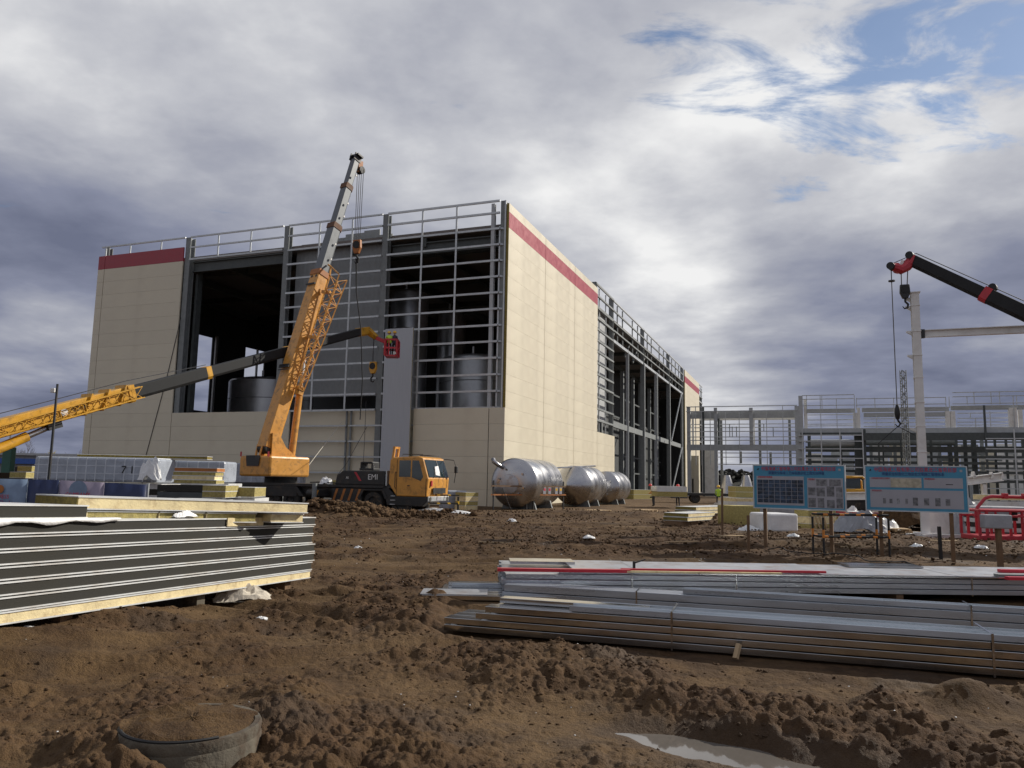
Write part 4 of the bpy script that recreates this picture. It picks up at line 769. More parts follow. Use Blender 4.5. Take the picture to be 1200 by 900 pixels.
def block_stack(name, label, cat, px0, px1, yt, yb, dep, m, n=1, z0=None, dist=None, group=None, sheet='skin', rot=0.):
    a, u, w, h = gbox(px0, px1, yt, yb, dep, z0, dist); t = thing(name, label, cat, a, math.atan2(u.y, u.x)+rot, group)
    for k in range(n):
        ms = m if isinstance(m, str) else m[k % len(m)]; dx = random.uniform(-.03, .03)*w if n > 1 else 0; z = h*k/n; e = h/n
        pc = MB().box(dx, w+dx, 0, dep, z+.012, z+e-.012).build('slab' if n > 1 else 'block', ms, t); MB().box(dx-.004, w+dx+.004, -.004, dep, z+e-.011, z+e).build('sheet', sheet, pc); MB().box(dx-.004, w+dx+.004, -.004, dep, z, z+.011).build('sheet', sheet, pc)
    return t
def crumpled(name, label, cat, c, sx, sy, h, m, seed, rz=0., n=14, group=None):
    r = np.random.default_rng(seed); b = MB(); g = np.linspace(-1, 1, n); vs = []
    ph = r.random(6)*6; 
    for j in range(n):
        for i in range(n):
            x, y = g[i], g[j]; e = max(0., 1-(abs(x)**2.2*.9+abs(y)**2.2*.9)); q = .5+.5*math.sin(x*5+ph[0]+y*3)*math.sin(y*6+ph[1])+.35*r.random()
            vs.append((x*sx*(1+.12*r.random()), y*sy*(1+.12*r.random()), h*e**.7*(.35+.65*q)))
    fs = [(j*n+i, j*n+i+1, (j+1)*n+i+1, (j+1)*n+i) for j in range(n-1) for i in range(n-1)]
    lo = [(x, y, -.01) for x, y, z in vs]; nn = n*n
    b.add(vs+lo, fs+[tuple(k+nn for k in f)[::-1] for f in fs]); o = b.build(name, m); o.location = c; o.rotation_euler.z = rz; return tag(o, label, cat, group)
# ------------------------------------------------------------------ the big stack of sandwich panels on the left
SP0 = D(0, 733, 7.8); SP1 = D(366, 677, 13.3); SA = (SP1-SP0).normalized(); SB = V((-SA.y, SA.x, 0)).normalized(); SU = SA.cross(SB); SO = SP0-SA*2.2; SL = (SP1-SO).length
TH = .149
def at_stack(px, py, z):        # distance along the stack's near edge for an image column
    best = min((abs(proj(SO+SA*(SL*k/800)+SU*z)[0]-px), k) for k in range(801)); return SL*best[1]/800
names = ['lowest', 'second', 'third', 'fourth', 'fifth', 'sixth', 'seventh']
def panel_stack():
    slab('sandwich_panel', 'cream edged sandwich panel at the very bottom of the long stack', 'panel', SO, SA, SB, SL-.05, 1.15, .13, 'foam', 'long sandwich panels stacked in the mud')
    for k in range(6):
        slab('sandwich_panel', f'dark edged sandwich panel, {names[k]} dark one up from the mud in the long stack', 'panel', SO+SU*(.132+k*TH)+SA*random.uniform(-.05, .05)+SB*random.uniform(0, .03), SA, SB, SL+.02*(k % 3), 1.15, TH, 'edge_dark', 'long sandwich panels stacked in the mud', gap=.016)
    zt = .132+6*TH; x8 = at_stack(103, 605, zt)
    slab('sandwich_panel', 'short dark edged panel lying on top of the long stack, white upper face', 'panel', SO+SU*(zt+.004), SA, SB, x8, 1.15, .15, 'edge_dark', gap=.004)
    for k, s in enumerate((.6, 3.0, 5.2, 7.3)):
        p = SO+SA*s+SB*.1; g = min(hz(p.x, p.y), hz(p.x+SB.x, p.y+SB.y))-.12; o = MB().obox((0, 0, 0), SA*.16, SB*.95, (0, 0, p.z-g-.008)).build('timber_sleeper', 'wood' if k != 2 else 'concrete'); o.location = (p.x, p.y, g); tag(o, 'grey concrete sleeper under the far part of the long panel stack' if k == 2 else ('wooden sleeper under the cut off near part of the long panel stack', 'wooden sleeper half sunk in mud under the long panel stack', '', 'wooden sleeper under the far end of the long panel stack, beside the pale sack')[k], 'sleeper', 'sleepers under the panel stack')
    # loose pieces on top
    a0 = D(90, 597, 9.3); a1 = D(361, 601.5, 12.2); A = (a1-a0).normalized(); B = V((-A.y, A.x, 0)).normalized(); U = A.cross(B); L = (a1-a0).length
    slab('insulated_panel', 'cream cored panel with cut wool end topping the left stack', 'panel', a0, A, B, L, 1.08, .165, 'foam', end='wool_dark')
    P = lambda px: min((abs(proj(a0+A*(L*k/400)-U*.08)[0]-px), k) for k in range(401))[1]*L/400
    for k, (x0, x1, m, nm) in enumerate(((103, 186, 'wool', 'olive wool block with the longest face, under the cream cored panel'), (189, 242, 'wool', 'olive wool block in the middle of the row under the cream cored panel'), (246, 304, 'wool', 'olive wool block right of a dark gap under the cream cored panel'), (322, 360, 'foam', 'cream wrapped block at the end of the row under the cream cored panel'))):
        s0, s1 = P(x0), P(x1); slab('insulation_block', nm, 'insulation', a0+A*s0-U*.152+B*(.02+.02*k), A, B, s1-s0, .9, .146, m, 'insulation blocks under the cream panel', end='foam')
    s0 = at_stack(266, 607, zt-.08); s1 = at_stack(308, 607, zt-.08)
    o = MB().obox((0, 0, 0), SA*(s1-s0), SB*.02, SU*.118).build('foam_strip', 'foam'); o.location = SO+SU*(zt-TH+.02)+SA*s0-SB*.012; tag(o, 'strip of torn cream foam on the edge of the uppermost dark panel', 'foam strip')
    # drifting film
    f = MB(); n = 26; s1 = at_stack(140, 612, zt); vs = []
    for i in range(n+1):
        s = 1.2+(s1-1.2)*i/n; w = .03+.025*math.sin(i*.9)+.02*random.random(); vs += [SO+SA*s+SU*(zt+.012)+SB*.10, SO+SA*s+SU*(zt+.004+.006*random.random())-SB*(.02+.006*random.random()), SO+SA*s+SU*(zt-.012-w*(.3+.7*(i/n)*(1-i/n)*3))-SB*(.022+.012*random.random())]
    o0 = vs[0].copy(); f.add([v-o0 for v in vs], [(3*i+j, 3*i+j+1, 3*i+j+4, 3*i+j+3) for i in range(n) for j in range(2)]); o = f.build('plastic_film', 'film', None, True); o.location = o0; sd = o.modifiers.new('thick', 'SOLIDIFY'); sd.thickness = .003; tag(o, 'white plastic film hanging over the edge of the dark panel stack', 'plastic film')
    p = SO+SA*at_stack(228, 604, zt)+SU*(zt+.006)+SB*.16; crumpled('plastic_film', 'crumpled white film lying on the panel stack before the wool blocks', 'plastic film', p, .20, .07, .08, 'film', 3, math.atan2(SA.y, SA.x))
    g = G(290, 707); crumpled('sack', 'crumpled pale sack pushed under the panel stack', 'sack', gz(D(284, 705, 11.6), -.02), .38, .20, .22, 'cloth', 5, .5)
    crumpled('plastic_film', 'small scrap of pale film on the mud before the panel stack', 'plastic film', gz(G(306, 735)), .07, .05, .03, 'film', 8, .2)
    o = MB().beam((0, 0, 0), (.16, .02, .02), .05, .04).build('wood_scrap', 'plank'); o.location = gz(G(862, 777), .03); o.rotation_euler = (0, -.9, .6); tag(o, 'small splinter of pale wood before the front purlin bundle', 'wood scrap')
    o = MB().beam((0, 0, 0), (.9, .03, .03), .09, .03).build('wood_board', 'plank'); o.location = gz(G(780, 646), .04); tag(o, 'pale board lying flat on the dirt track', 'board')
panel_stack()
# ------------------------------------------------------------------ bundles of galvanised purlins
def cprof(w, h, t=.009): return [(0, 0), (t, 0), (t, h-t), (w-t, h-t), (w-t, 0), (w, 0), (w, h), (0, h)]
def purlin_mesh(L, w, h, up=False, m='purlin'):
    p = cprof(w, h); p = [(y, (h-z) if up else z) for y, z in p]; b = MB(); b.prism([(0, y, z) for y, z in p], (L, 0, 0)); o = b.build('purlin', m, bevel=.008); me = bpy.data.meshes.new_from_object(o.evaluated_get(bpy.context.evaluated_depsgraph_get())); bpy.data.objects.remove(o); return me
def bundle(label, p0, p1, rows, straps, m='purlin'):
    """rows: (x start, x end, y, z, w, h, open_up)"""
    d = (p1-p0); rz = math.atan2(d.y, d.x); tilt = math.atan2(d.z, V((d.x, d.y, 0)).length); T = thing('purlin_bundle', label, 'purlins', p0, group='bundles of galvanised purlins', rot=(0, -tilt, rz)); cache = {}
    for x0, x1, y, z, w, h, up in rows:
        key = (round(x1-x0, 2), w, h, up)
        if key not in cache: cache[key] = purlin_mesh(x1-x0, w, h, up, 'purlin_sky' if up else m)  # open channels take the sky-tinted zinc for bright top lines
        o = link('purlin', cache[key], T); o.location = (x0, y, z); o.rotation_euler.z = random.uniform(-.0012, .0012)
    for x, y0, y1, z0, z1 in straps:
        b = MB(); b.box(x, x+.022, y0-.006, y0-.003, z0, z1+.004); b.box(x, x+.022, y0-.006, y1, z1+.004, z1+.007); b.build('strap', 'purlin', T)
    return T
def purlins():
    # front bundle
    a, c = G(520, 739, .04), G(1160, 791, .05); LA = (c-a).length*1.35; PA = Plane(a, (c-a).normalized()); X = lambda px, py: PA.x(px, py); e = a+(c-a)*1.35; a.z = .045; e.z = .05
    rows = []; x2 = X(557, 722); x3 = X(568, 715); x4 = X(667, 715)
    for j in range(3):
        y = j*.235
        for k, (s, end) in enumerate(((0, LA), (0+.03*j, LA), (x2+.05*j, LA), (x3+.08*j, LA))): rows.append((s, end, y+.004*k, k*.083, .225, .072, False))
    rows += [(x4, LA, .006, .334, .20, .065, True), (x3+.1, x4+.9, .27, .334, .2, .06, False), (x4+.3, LA, .26, .334, .2, .065, True)]
    bundle('front purlin bundle lowest and closest to the puddle', a, e, rows, [(X(786, 745), 0, .68, -.02, .40), (X(1163, 770), 0, .68, -.02, .40)])
    # middle bundle
    a, c = G(588, 703.5), G(1200, 744); e = a+(c-a)*1.3; LB = (e-a).length; a.z = e.z = .03; PB = Plane(a, (c-a).normalized()); rows = []
    for j in range(2):
        for k in range(2): rows.append((.04*k+.06*j, LB, .0+j*.215, k*.118, .205, .106, False))
    rows.append((PB.x(800, 700), LB, .05, .236, .2, .07, True))
    bundle('middle purlin bundle slanting between the front bundle and the sheet covered one', a, e, rows, [(PB.x(745, 700), 0, .43, 0, .232), (PB.x(1138, 730), 0, .43, 0, .305)], 'purlin_sky')
    # back bundle with sheets on top
    a, c = G(587, 691, .14), G(1200, 698, .14); e = a+(c-a)*1.25; LC = (e-a).length; PC = Plane(a, (c-a).normalized()); rows = []
    for j in range(8):
        for k in range(3):
            s = 0 if k < 2 else .02; rows.append((s+random.uniform(0, .06), LC, .0+j*.262, k*.088, .252, .077, False))
    rows += [(PC.x(655, 668), LC, .02, .264, .2, .035, False)]
    T = bundle('back purlin bundle topped with white sheets and red flashings', a, e, rows, [(PC.x(x, 680), 0, 2.1, -.02, .30) for x in (740, 862, 1138)], 'purlin_sky')
    for k in range(4):
        p = a+(e-a)*(.06+.27*k); g = hz(p.x, p.y)-.06; o = MB().obox((0, 0, 0), (.12, 0, 0), (0, 2.1, 0), (0, 0, .132-g)).build('timber_sleeper', 'wood'); o.location = (p.x, p.y+.02, g); tag(o, 'wooden sleeper under the back purlin bundle, ' + ('first', 'second', 'third', 'fourth')[k] + ' from the red strip end', 'sleeper', 'sleepers under the purlins')
    u = (c-a).normalized(); rz = math.atan2(u.y, u.x); ZT = .14+.305
    def top_piece(name, label, px0, px1, py, z, w, th, m, cat, grp=None, tilt=0.):
        p, q = G(px0, py, z), G(px1, py, z); L = (q-p).length; o = MB().box(0, L, 0, w, 0, th).build(name, m); o.location = p; o.rotation_euler = (0, 0, rz+tilt); return tag(o, label, cat, grp)
    top_piece('zinc_sheet', 'white flat sheet beside the black clip on the back bundle', 672, 746, 668, ZT, 1.5, .012, 'zinc_sheet', 'sheet'); top_piece('zinc_sheet', 'long white flat sheet under the red flashing on the back bundle', 747, 962, 669.5, ZT+.004, 1.45, .012, 'zinc_sheet', 'sheet')
    top_piece('zinc_sheet', 'white flat sheet left of the red angle pieces', 964, 1122, 674, ZT, 1.5, .012, 'zinc_sheet', 'sheet'); top_piece('zinc_sheet', 'white flat sheet under the red angle pieces', 1124, 1290, 676, ZT+.004, 1.5, .012, 'zinc_sheet', 'sheet')
    top_piece('grey_flashing', 'bundle of thin grey flashings sticking out behind the red strips', 598, 672, 661, ZT+.004, .55, .05, 'purlin', 'flashing'); top_piece('grey_flashing', 'thin grey flashing lying across the white sheets', 995, 1074, 664.5, ZT+.02, .5, .03, 'purlin', 'flashing', None, -.04)
    top_piece('grey_flashing', 'long grey flashing along the front edge of the white sheets', 820, 1160, 673.8, ZT+.02, .09, .02, 'purlin', 'flashing')
    top_piece('red_flashing', 'long red flashing strip across the sheets of the back bundle', 583, 735, 669.6, ZT+.02, .10, .05, 'red_trim', 'flashing', None, .002); top_piece('red_flashing', 'thin red flashing running on beside a cream strip', 728, 955, 668.8, ZT+.035, .06, .035, 'red_trim', 'flashing', None, -.004)
    top_piece('cream_flashing', 'narrow cream strip lying beside the thin red flashing', 735, 908, 671.2, ZT+.025, .05, .03, 'foam', 'flashing', None, -.003)
    for k, (x0, x1, y) in enumerate(((1174, 1290, 671), (1183, 1290, 680))): top_piece('red_angle', 'red angle piece on the white sheets, ' + ('upper of the two' if k == 0 else 'lower of the two'), x0, x1, y, ZT+.02, .12, .05, 'red_trim', 'flashing', 'red angle pieces', -.02)
    top_piece('grey_flashing', 'short grey piece between the two red angle pieces', 1171, 1290, 676, ZT+.02, .14, .04, 'steel', 'flashing')
    b = MB(); b.box(-.02, .02, -.03, .03, 0, .13); b.beam((0, 0, .1), (.2, .05, .16), .02, .02); o = b.build('clip', 'black'); o.location = G(743, 667, ZT+.012); tag(o, 'small black clip on the white sheets of the back bundle', 'clip')
    # low bundle at the left end
    a, c = G(491, 703.5, .02), G(640, 706, .02); e = a+(c-a)*1.3; a.z = e.z = .03; LD = (e-a).length; rows = []
    PD = Plane(a, (c-a).normalized())
    for j in range(5):
        s = 0 if j < 3 else .28; rows.append((s+random.uniform(0, .1), LD, j*.27, 0, .255, .075, False))
    rows += [(.45, LD, .85, .077, .2, .05, True), (.38, LD, 1.1, .077, .2, .05, False)]
    bundle('short low purlin bundle poking out past the red strips', a, e, rows, [])
    o = MB().box(0, 1.05, 0, .6, 0, .01).build('zinc_sheet', 'zinc_sheet'); o.location = a+V((.01, .02, .078)); o.rotation_euler.z = math.atan2(c.y-a.y, c.x-a.x); tag(o, 'muddy white sheet lying on the short low purlin bundle', 'sheet')
    for x in (.3, 1.6): 
        p = a+(c-a).normalized()*x; g = hz(p.x, p.y)-.08; o = MB().box(-.05, .05, 0, 1.3, g, .025).build('timber_sleeper', 'wood'); o.location = (p.x, p.y, 0); tag(o, 'wooden sleeper under the short low purlin bundle, ' + ('below the muddy sheet' if x < 1 else 'where it meets the taller bundle'), 'sleeper', 'sleepers under the purlins')
    for bd, (x0, y0, x1, y1) in (('front', (560, 736, 1165, 787)), ('middle', (640, 705, 1180, 741))):
        for k in range(3):
            t = k/2; p = G(x0+(x1-x0)*t, y0+(y1-y0)*t); g = hz(p.x, p.y)-.1; o = MB().box(-.06, .06, .02, .62 if bd == 'front' else .4, g, .04 if bd == 'front' else .026).build('timber_sleeper', 'wood'); o.location = (p.x, p.y, 0); tag(o, f'wooden sleeper under the {bd} purlin bundle, ' + ('at its stepped end', 'at its middle', 'at its strapped far part')[k], 'sleeper', 'sleepers under the purlins')
purlins()
# ------------------------------------------------------------------ buried manhole ring
def manhole():
    c = V((MH.x, MH.y, -.42)); T = thing('manhole_ring', 'concrete manhole ring standing out of the mud, filled with soil', 'manhole', c); h = .64
    n = 48; b = MB()
    prof = [(.46, 0), (.465, h-.09), (.455, h-.075), (.462, h-.02), (.452, h), (.415, h), (.41, h-.12)]
    b.lathe(prof, n=n); b.build('concrete_ring', 'concrete', T, True)
    b = MB()
    for i in range(9):
        r = .44*i/8
        for k in range(n): a = 2*math.pi*k/n; x, y = r*math.cos(a), r*math.sin(a); a_ = math.degrees(a) % 360; z = h+(-.035 if 215 < a_ < 300 and i > 6 else .004)+.010*math.sin(x*9+1)*math.cos(y*7)+.018*(1-r/.4)+random.uniform(-.006, .006)+(.05 if x < -.12 and r > .22 else .02*(y > .1))*random.random()-(.02*random.random() if i == 8 else 0); b.v.append((x, y, z))
    for i in range(8):
        for k in range(n): b.f.append((i*n+k, i*n+(k+1) % n, (i+1)*n+(k+1) % n, (i+1)*n+k))
    b.build('soil_fill', 'mud', T, True)
    b = MB(); p = []
    for k in range(14): a = math.radians(-150+k*8); p.append((.435*math.cos(a), .435*math.sin(a), h+.006))
    b.path(p, .012, 6); b.build('rubber_seal', 'black', T, True)
manhole()
# ------------------------------------------------------------------ notice boards
def notice(label, base0, base1, corners, head, sub, kind):
    a, c = G(*base0), G(*base1); u = (c-a); u.z = 0; u.normalize(); P = Plane(a, u); T = thing('notice_board', label, 'sign', gz(a), math.atan2(u.y, u.x), 'blue notice boards on posts'); g = gz(a).z
    (x0, z1), (x1, z1b), (x1b, z0b), (x0b, z0) = [P.at(*q) for q in corners]; X0 = (x0+x0b)/2; X1 = (x1+x1b)/2; Z1 = (z1+z1b)/2-g; Z0 = (z0+z0b)/2-g; W = X1-X0; H = Z1-Z0
    for q in (base0, base1): x = P.x(*q); MB().box(x-.045, x+.045, .03, .12, -.4, Z1-.1).build('post', 'wood', T)
    B = MB().box(X0, X1, -.02, .025, Z0, Z1).build('board', 'sign_blue', T)
    f = MB(); f.box(X0-.03, X1+.03, -.03, .03, Z1+.001, Z1+.03); f.box(X0-.03, X1+.03, -.03, .03, Z0-.03, Z0-.001); f.box(X0-.03, X0-.001, -.03, .03, Z0, Z1); f.box(X1+.001, X1+.03, -.03, .03, Z0, Z1); f.build('frame', 'galv', T)
    def fld(u0, u1, v0, v1, m, d=.024, name='panel', par=B): return MB().box(X0+W*u0, X0+W*u1, -d, -d+.0035, Z1-H*v1, Z1-H*v0).build(name, m, par)
    mx = Matrix.Rotation(math.pi/2, 4, 'X')
    def txt(s, u, v, wid, m):
        o = text_obj('lettering', s, .1, m, B, Matrix.Identity(4)); xs = [q.co.x for q in o.data.vertices]; ys = [q.co.y for q in o.data.vertices]; sc = W*wid/(max(xs)-min(xs)); o.matrix_local = Matrix.Translation((X0+W*u, -.027, Z1-H*v)) @ mx @ Matrix.Diagonal((sc, min(sc*1.25, 1.25*H*.1/max(.01, max(ys)-min(ys))), 1, 1)); return o
    txt(head, .5, .075, .82, 'sign_red'); txt(sub, .48, .175, .62, 'sign_navy')
    MB().prism([(X0+W*.035, -.026, Z1-H*.1), (X0+W*.06, -.026, Z1-H*.1), (X0+W*.055, -.026, Z1-H*.05)], (0, -.003, 0)).build('emblem', 'black', B); fld(.94, .965, .06, .11, 'sign_white', .026, 'emblem')
    if kind == 0:
        fld(.03, .565, .25, .93, 'sign_white'); fld(.60, .985, .28, .975, 'sign_white'); txt('质量样板引路集锦', .13, .275, .16, 'sign_red'); txt('样板验收', .65, .315, .07, 'sign_red')
        for j in range(6):
            for i in range(8): fld(.04+i*.065, .10+i*.065, .335+j*.092, .42+j*.092, 'photo', .028, 'photo')
        for i, (u0, u1, v0, v1) in enumerate(((.70, .82, .31, .46), (.84, .96, .31, .46), (.61, .69, .50, .68), (.70, .79, .50, .70), (.81, .89, .47, .70), (.91, .975, .48, .72), (.61, .69, .74, .95), (.71, .78, .74, .96), (.81, .89, .78, .96), (.91, .975, .74, .96))): fld(u0, u1, v0, v1, 'photo_g', .028, 'photo')
    else:
        fld(.04, .565, .25, .48, 'sign_white'); fld(.585, .965, .25, .48, 'sign_white'); fld(.04, .965, .53, .94, 'sign_white'); txt('工程质量展示样板区工程概况', .15, .275, .19, 'sign_red'); txt('项目管理目标', .645, .275, .10, 'sign_red'); txt('现场组织机构', .11, .56, .1, 'sign_red')
        fld(.255, .56, .27, .475, 'sign_sand', .028, 'photo'); fld(.80, .87, .385, .40, 'black', .028, 'sketch')
        for u0, w, h in ((.17, .03, .12), (.235, .03, .10), (.31, .03, .12), (.395, .025, .12), (.47, .05, .18), (.58, .05, .16), (.69, .05, .18), (.79, .045, .15)): fld(u0, u0+w, .79-h/2, .79+h/2, 'photo_g', .028, 'photo')
notice('blue notice board with a grid of dark photos on wooden posts', (897, 650), (975, 655), ((884, 545), (990, 547), (990, 598), (884, 594)), '中国海诚工程有限公司驻黑龙江省工程项目部', '质量安全标准工艺样板展示区工程实体样板', 0)
notice('blue notice board with pale fields and a row of small figures', (1034, 656), (1118, 660.5), ((1014, 547), (1132, 547), (1134, 600), (1016, 597.5)), '中国海诚工程有限公司驻黑龙江省项目部', '质量安全标准化工地安全文明施工管理体系', 1)
def stake(label, px, yb, yt, r, m='wood', cap=False):
    p = G(px, yb); P = Plane(p, (1, 0)); h = P.z(px, yt)-hz(p.x, p.y); T = thing('stake', label, 'stake', gz(p)); MB().beam((0, 0, -.3), (random.uniform(-.02, .02), 0, h), r, r).build('shaft', m, T)
    if cap: MB().box(-.38, .28, -.12, .12, h-.05, h+.28).build('socket_box', 'tarp', T, bevel=.03)
    return T
stake('rusty thin stake with a bent branch left of the photo grid board', 877.5, 652, 604, .06); o = stake('rusty slim stake standing before the track left of the boards', 846.5, 633, 572, .06)
stake('short dark stake between the right board and the red basket', 1103, 657, 617, .07, 'black'); stake('wooden stake carrying a grey box before the red basket', 1173, 668, 617, .10, 'wood', True)
def barrier(label, px0, px1, yb, yt, dep, m1, m2, n=2, cols=8):
    a, c = G(px0, yb), G(px1, yb+.5); u = (c-a); u.z = 0; w = u.length; u.normalize(); P = Plane(a, u); g = gz(a).z; h = P.z(px0, yt)-g; T = thing('striped_barrier', label, 'barrier', gz(a), math.atan2(u.y, u.x), 'striped tube barriers')
    for y in (0, dep):
        for x in (0, w):
            MB().tube((x, y, -.15), (x, y, h-.08), .03, n=8).build('post', m2, T, True); MB().tube((x, y, h*.42), (x, y, h*.62), .033, n=8).build('reflective_band', m1, T)
        for z in (h, h*.45):
            r = MB().tube((0, y, z), (w, y, z), .028, n=8).build('rail', m2, T, True)
            for k in range(cols):
                if k % 2 == 0: MB().tube((w*k/cols, y, z), (w*(k+.55)/cols, y, z), .031, n=8).build('stripe', m1, r)
    for x in (0, w):
        for z in (h, h*.45): MB().tube((x, 0, z), (x, dep, z), .028, n=8).build('rail', m2, T, True)
    return T
barrier('orange and black tube barrier between the two notice boards', 966, 1043, 655.5, 603, .55, 'stripe_o', 'black')
barrier('yellow and black tube barrier in front of the crane cab', 499, 537, 603, 580, .8, 'helmet_y', 'black', cols=6)
# ------------------------------------------------------------------ heaps and packs between the hall and the boards
GW = 'loose panels in front of the open bays'
def lying(label, px0, px1, yb, yt, dep, m, n, rot=0., dist=None): return block_stack('panel_pack', label, 'panels', px0, px1, yt, yb, dep, m, n, dist=dist, group=GW, rot=rot)
def offcut(label, px, py, z, n, ang, L, W, k0=0):
    p = G(px, py, z); ca, sa = math.cos(math.radians(ang)), math.sin(math.radians(ang))
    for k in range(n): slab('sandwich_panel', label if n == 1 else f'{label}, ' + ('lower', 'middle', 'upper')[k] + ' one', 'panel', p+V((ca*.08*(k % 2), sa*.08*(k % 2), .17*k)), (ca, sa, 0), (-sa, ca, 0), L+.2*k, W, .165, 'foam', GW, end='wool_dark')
offcut('cream cored panel in the low pile nearest the dirt track', 806, 611, .32, 2, 52, 2.6, 1.15); offcut('cream cored panel in the pile just behind the lowest pile', 815, 602.5, .5, 2, 48, 3.2, 1.1); offcut('cream cored panel high in the pile beside the olive block', 846, 597, .62, 1, 46, 2.2, 1.1)
for q, (px, py, zz) in enumerate(((806, 611, .32), (815, 602.5, .5), (846, 597, .62))): p = G(px, py, zz); o = MB().box(-.2, 1.3, .2, 1.0, -.3, zz-.008).build('timber_trestle', 'wood'); o.location = (p.x, p.y, 0); o.rotation_euler.z = .85; tag(o, ('low', 'middling', 'tall')[q] + ' wooden trestle under the cream cored panels by the olive block', 'trestle', 'trestles under the loose panels')
block_stack('wool_block', 'olive wool block standing upright left of the photo grid board', 'insulation', 860, 891, 593, 618, 1.3, 'wool', 1, sheet='wool', group='insulation blocks')
lying('pale panel pack right behind the olive wool block', 863, 905, 600, 584, 2., ('skin', 'foam'), 4); lying('yellow wool pack beside the farthest steel tank', 743, 768, 585, 574, 1.8, 'wool', 2); lying('grey and yellow pack lying on the flat trailer end', 771, 806, 582, 570, 2.6, ('wool', 'skin'), 2, dist=60)
lying('cream pack in front of the silver hoppers', 862, 890, 583, 570, 2., 'wool', 2, dist=56); lying('pale sheet pack under the silver hoppers', 866, 886, 592, 583, 2., ('skin', 'foam'), 2)
def wrapped(label, px0, px1, yt, yb, dep, m='film', rot=0., dist=None, seams=0):
    a, u, w, h = gbox(px0, px1, yt, yb, dep, None, dist); T = thing('wrapped_pack', label, 'wrapped pack', a, math.atan2(u.y, u.x)+rot, 'packs wrapped in film')
    MB().box(0, w, 0, dep, 0, h).build('wrapping', m, T, bevel=.08)
    for k in range(seams): x = w*(k+.5)/seams; MB().box(x-.02, x+.02, -.008, .0, .02, h-.02).build('seam', 'seam', T)
    if seams: MB().box(.02, w-.02, -.007, .0, h*.32, h*.32+.03).build('seam', 'seam', T); MB().box(.02, w-.02, -.007, .0, h*.64, h*.64+.03).build('seam', 'seam', T)
    return T, w, h
wrapped('white wrapped pack below the photo grid board', 902, 935, 602, 623.5, 1.6, 'film', -.05); wrapped('bluish wrapped pack behind the white wrapped one', 903, 947, 594, 614, 1.5, 'tarp')
t = block_stack('panel_offcuts', 'slanted yellow and white panels under the right edge of the photo grid board', 'panels', 948, 985, 598, 622, .8, ('wool', 'foam', 'wool'), 3, group=GW, rot=.15)
for k in range(4): MB().prism([(.1+k*.22, -.03, .7), (.2+k*.22, -.03, .7), (.42+k*.22, -.03, .12), (.32+k*.22, -.03, .12)], (0, .012, 0)).build('strip', 'plank', t)
crumpled('tarpaulin', 'grey white tarpaulin heap between the notice boards', 'tarpaulin', gz(G(1008, 626)), 1.0, .5, .85, 'tarp', 11, -.2, 18); crumpled('plastic_film', 'bright film heap beside the tarpaulin between the boards', 'plastic film', gz(G(1040, 624)), .5, .3, .5, 'film', 12, .3)
crumpled('plastic_film', 'white film rag on the soil by the olive wool block', 'plastic film', gz(G(878, 622)), .5, .3, .25, 'film', 13, .1)
block_stack('panel_offcuts', 'green edged panels topped with a red sheet behind the tarpaulin', 'panels', 1002, 1032, 600, 620, 1.2, ('wool', 'wool', 'red_paint'), 3, group=GW)
block_stack('white_panel', 'upright white panel standing beside the white column under the right board', 'panel', 1088, 1117, 600, 629, .25, 'white', 1, sheet='white', group='white sheets'); t = block_stack('white_panel', 'flat white sheet lying at the foot of the white column', 'panel', 1084, 1140, 627, 630.5, 1., 'white', 1, sheet='white', group='white sheets')
crumpled('tarpaulin', 'sagging grey tarpaulin between the right board and the red basket', 'tarpaulin', gz(G(1140, 629)), 1.1, .6, 1.5, 'tarp', 21, .1, 16)
lying('cream panels above the sagging grey tarpaulin', 1130, 1146, 604, 588, 1.5, ('foam', 'wool'), 3, dist=34); wrapped('long grey pack behind the red basket', 1146, 1215, 594, 606, 1.4, 'tarp', dist=30); lying('cream board lying high behind the red basket', 1157, 1215, 586, 580, 1., 'foam', 1, dist=33)
crumpled('rubble_heap', 'heap of dark rubble and wire behind the barrier', 'rubble', gz(G(1068, 622)), 1.4, .7, 1.1, 'mud_clod', 31, 0, 18)
for k, (x, y, l) in enumerate(((1058, 602, .2), (1066, 600, .5))): o = MB().path([(0, 0, 0), (-.4-l, .2, 1.2)], .035, 5).build('steel_rod', 'white'); o.location = gz(G(1068+k*6, 620), .35); tag(o, ('shorter' if k == 0 else 'longer') + ' white steel rod sticking up out of the rubble heap', 'rod', 'rods in the rubble')
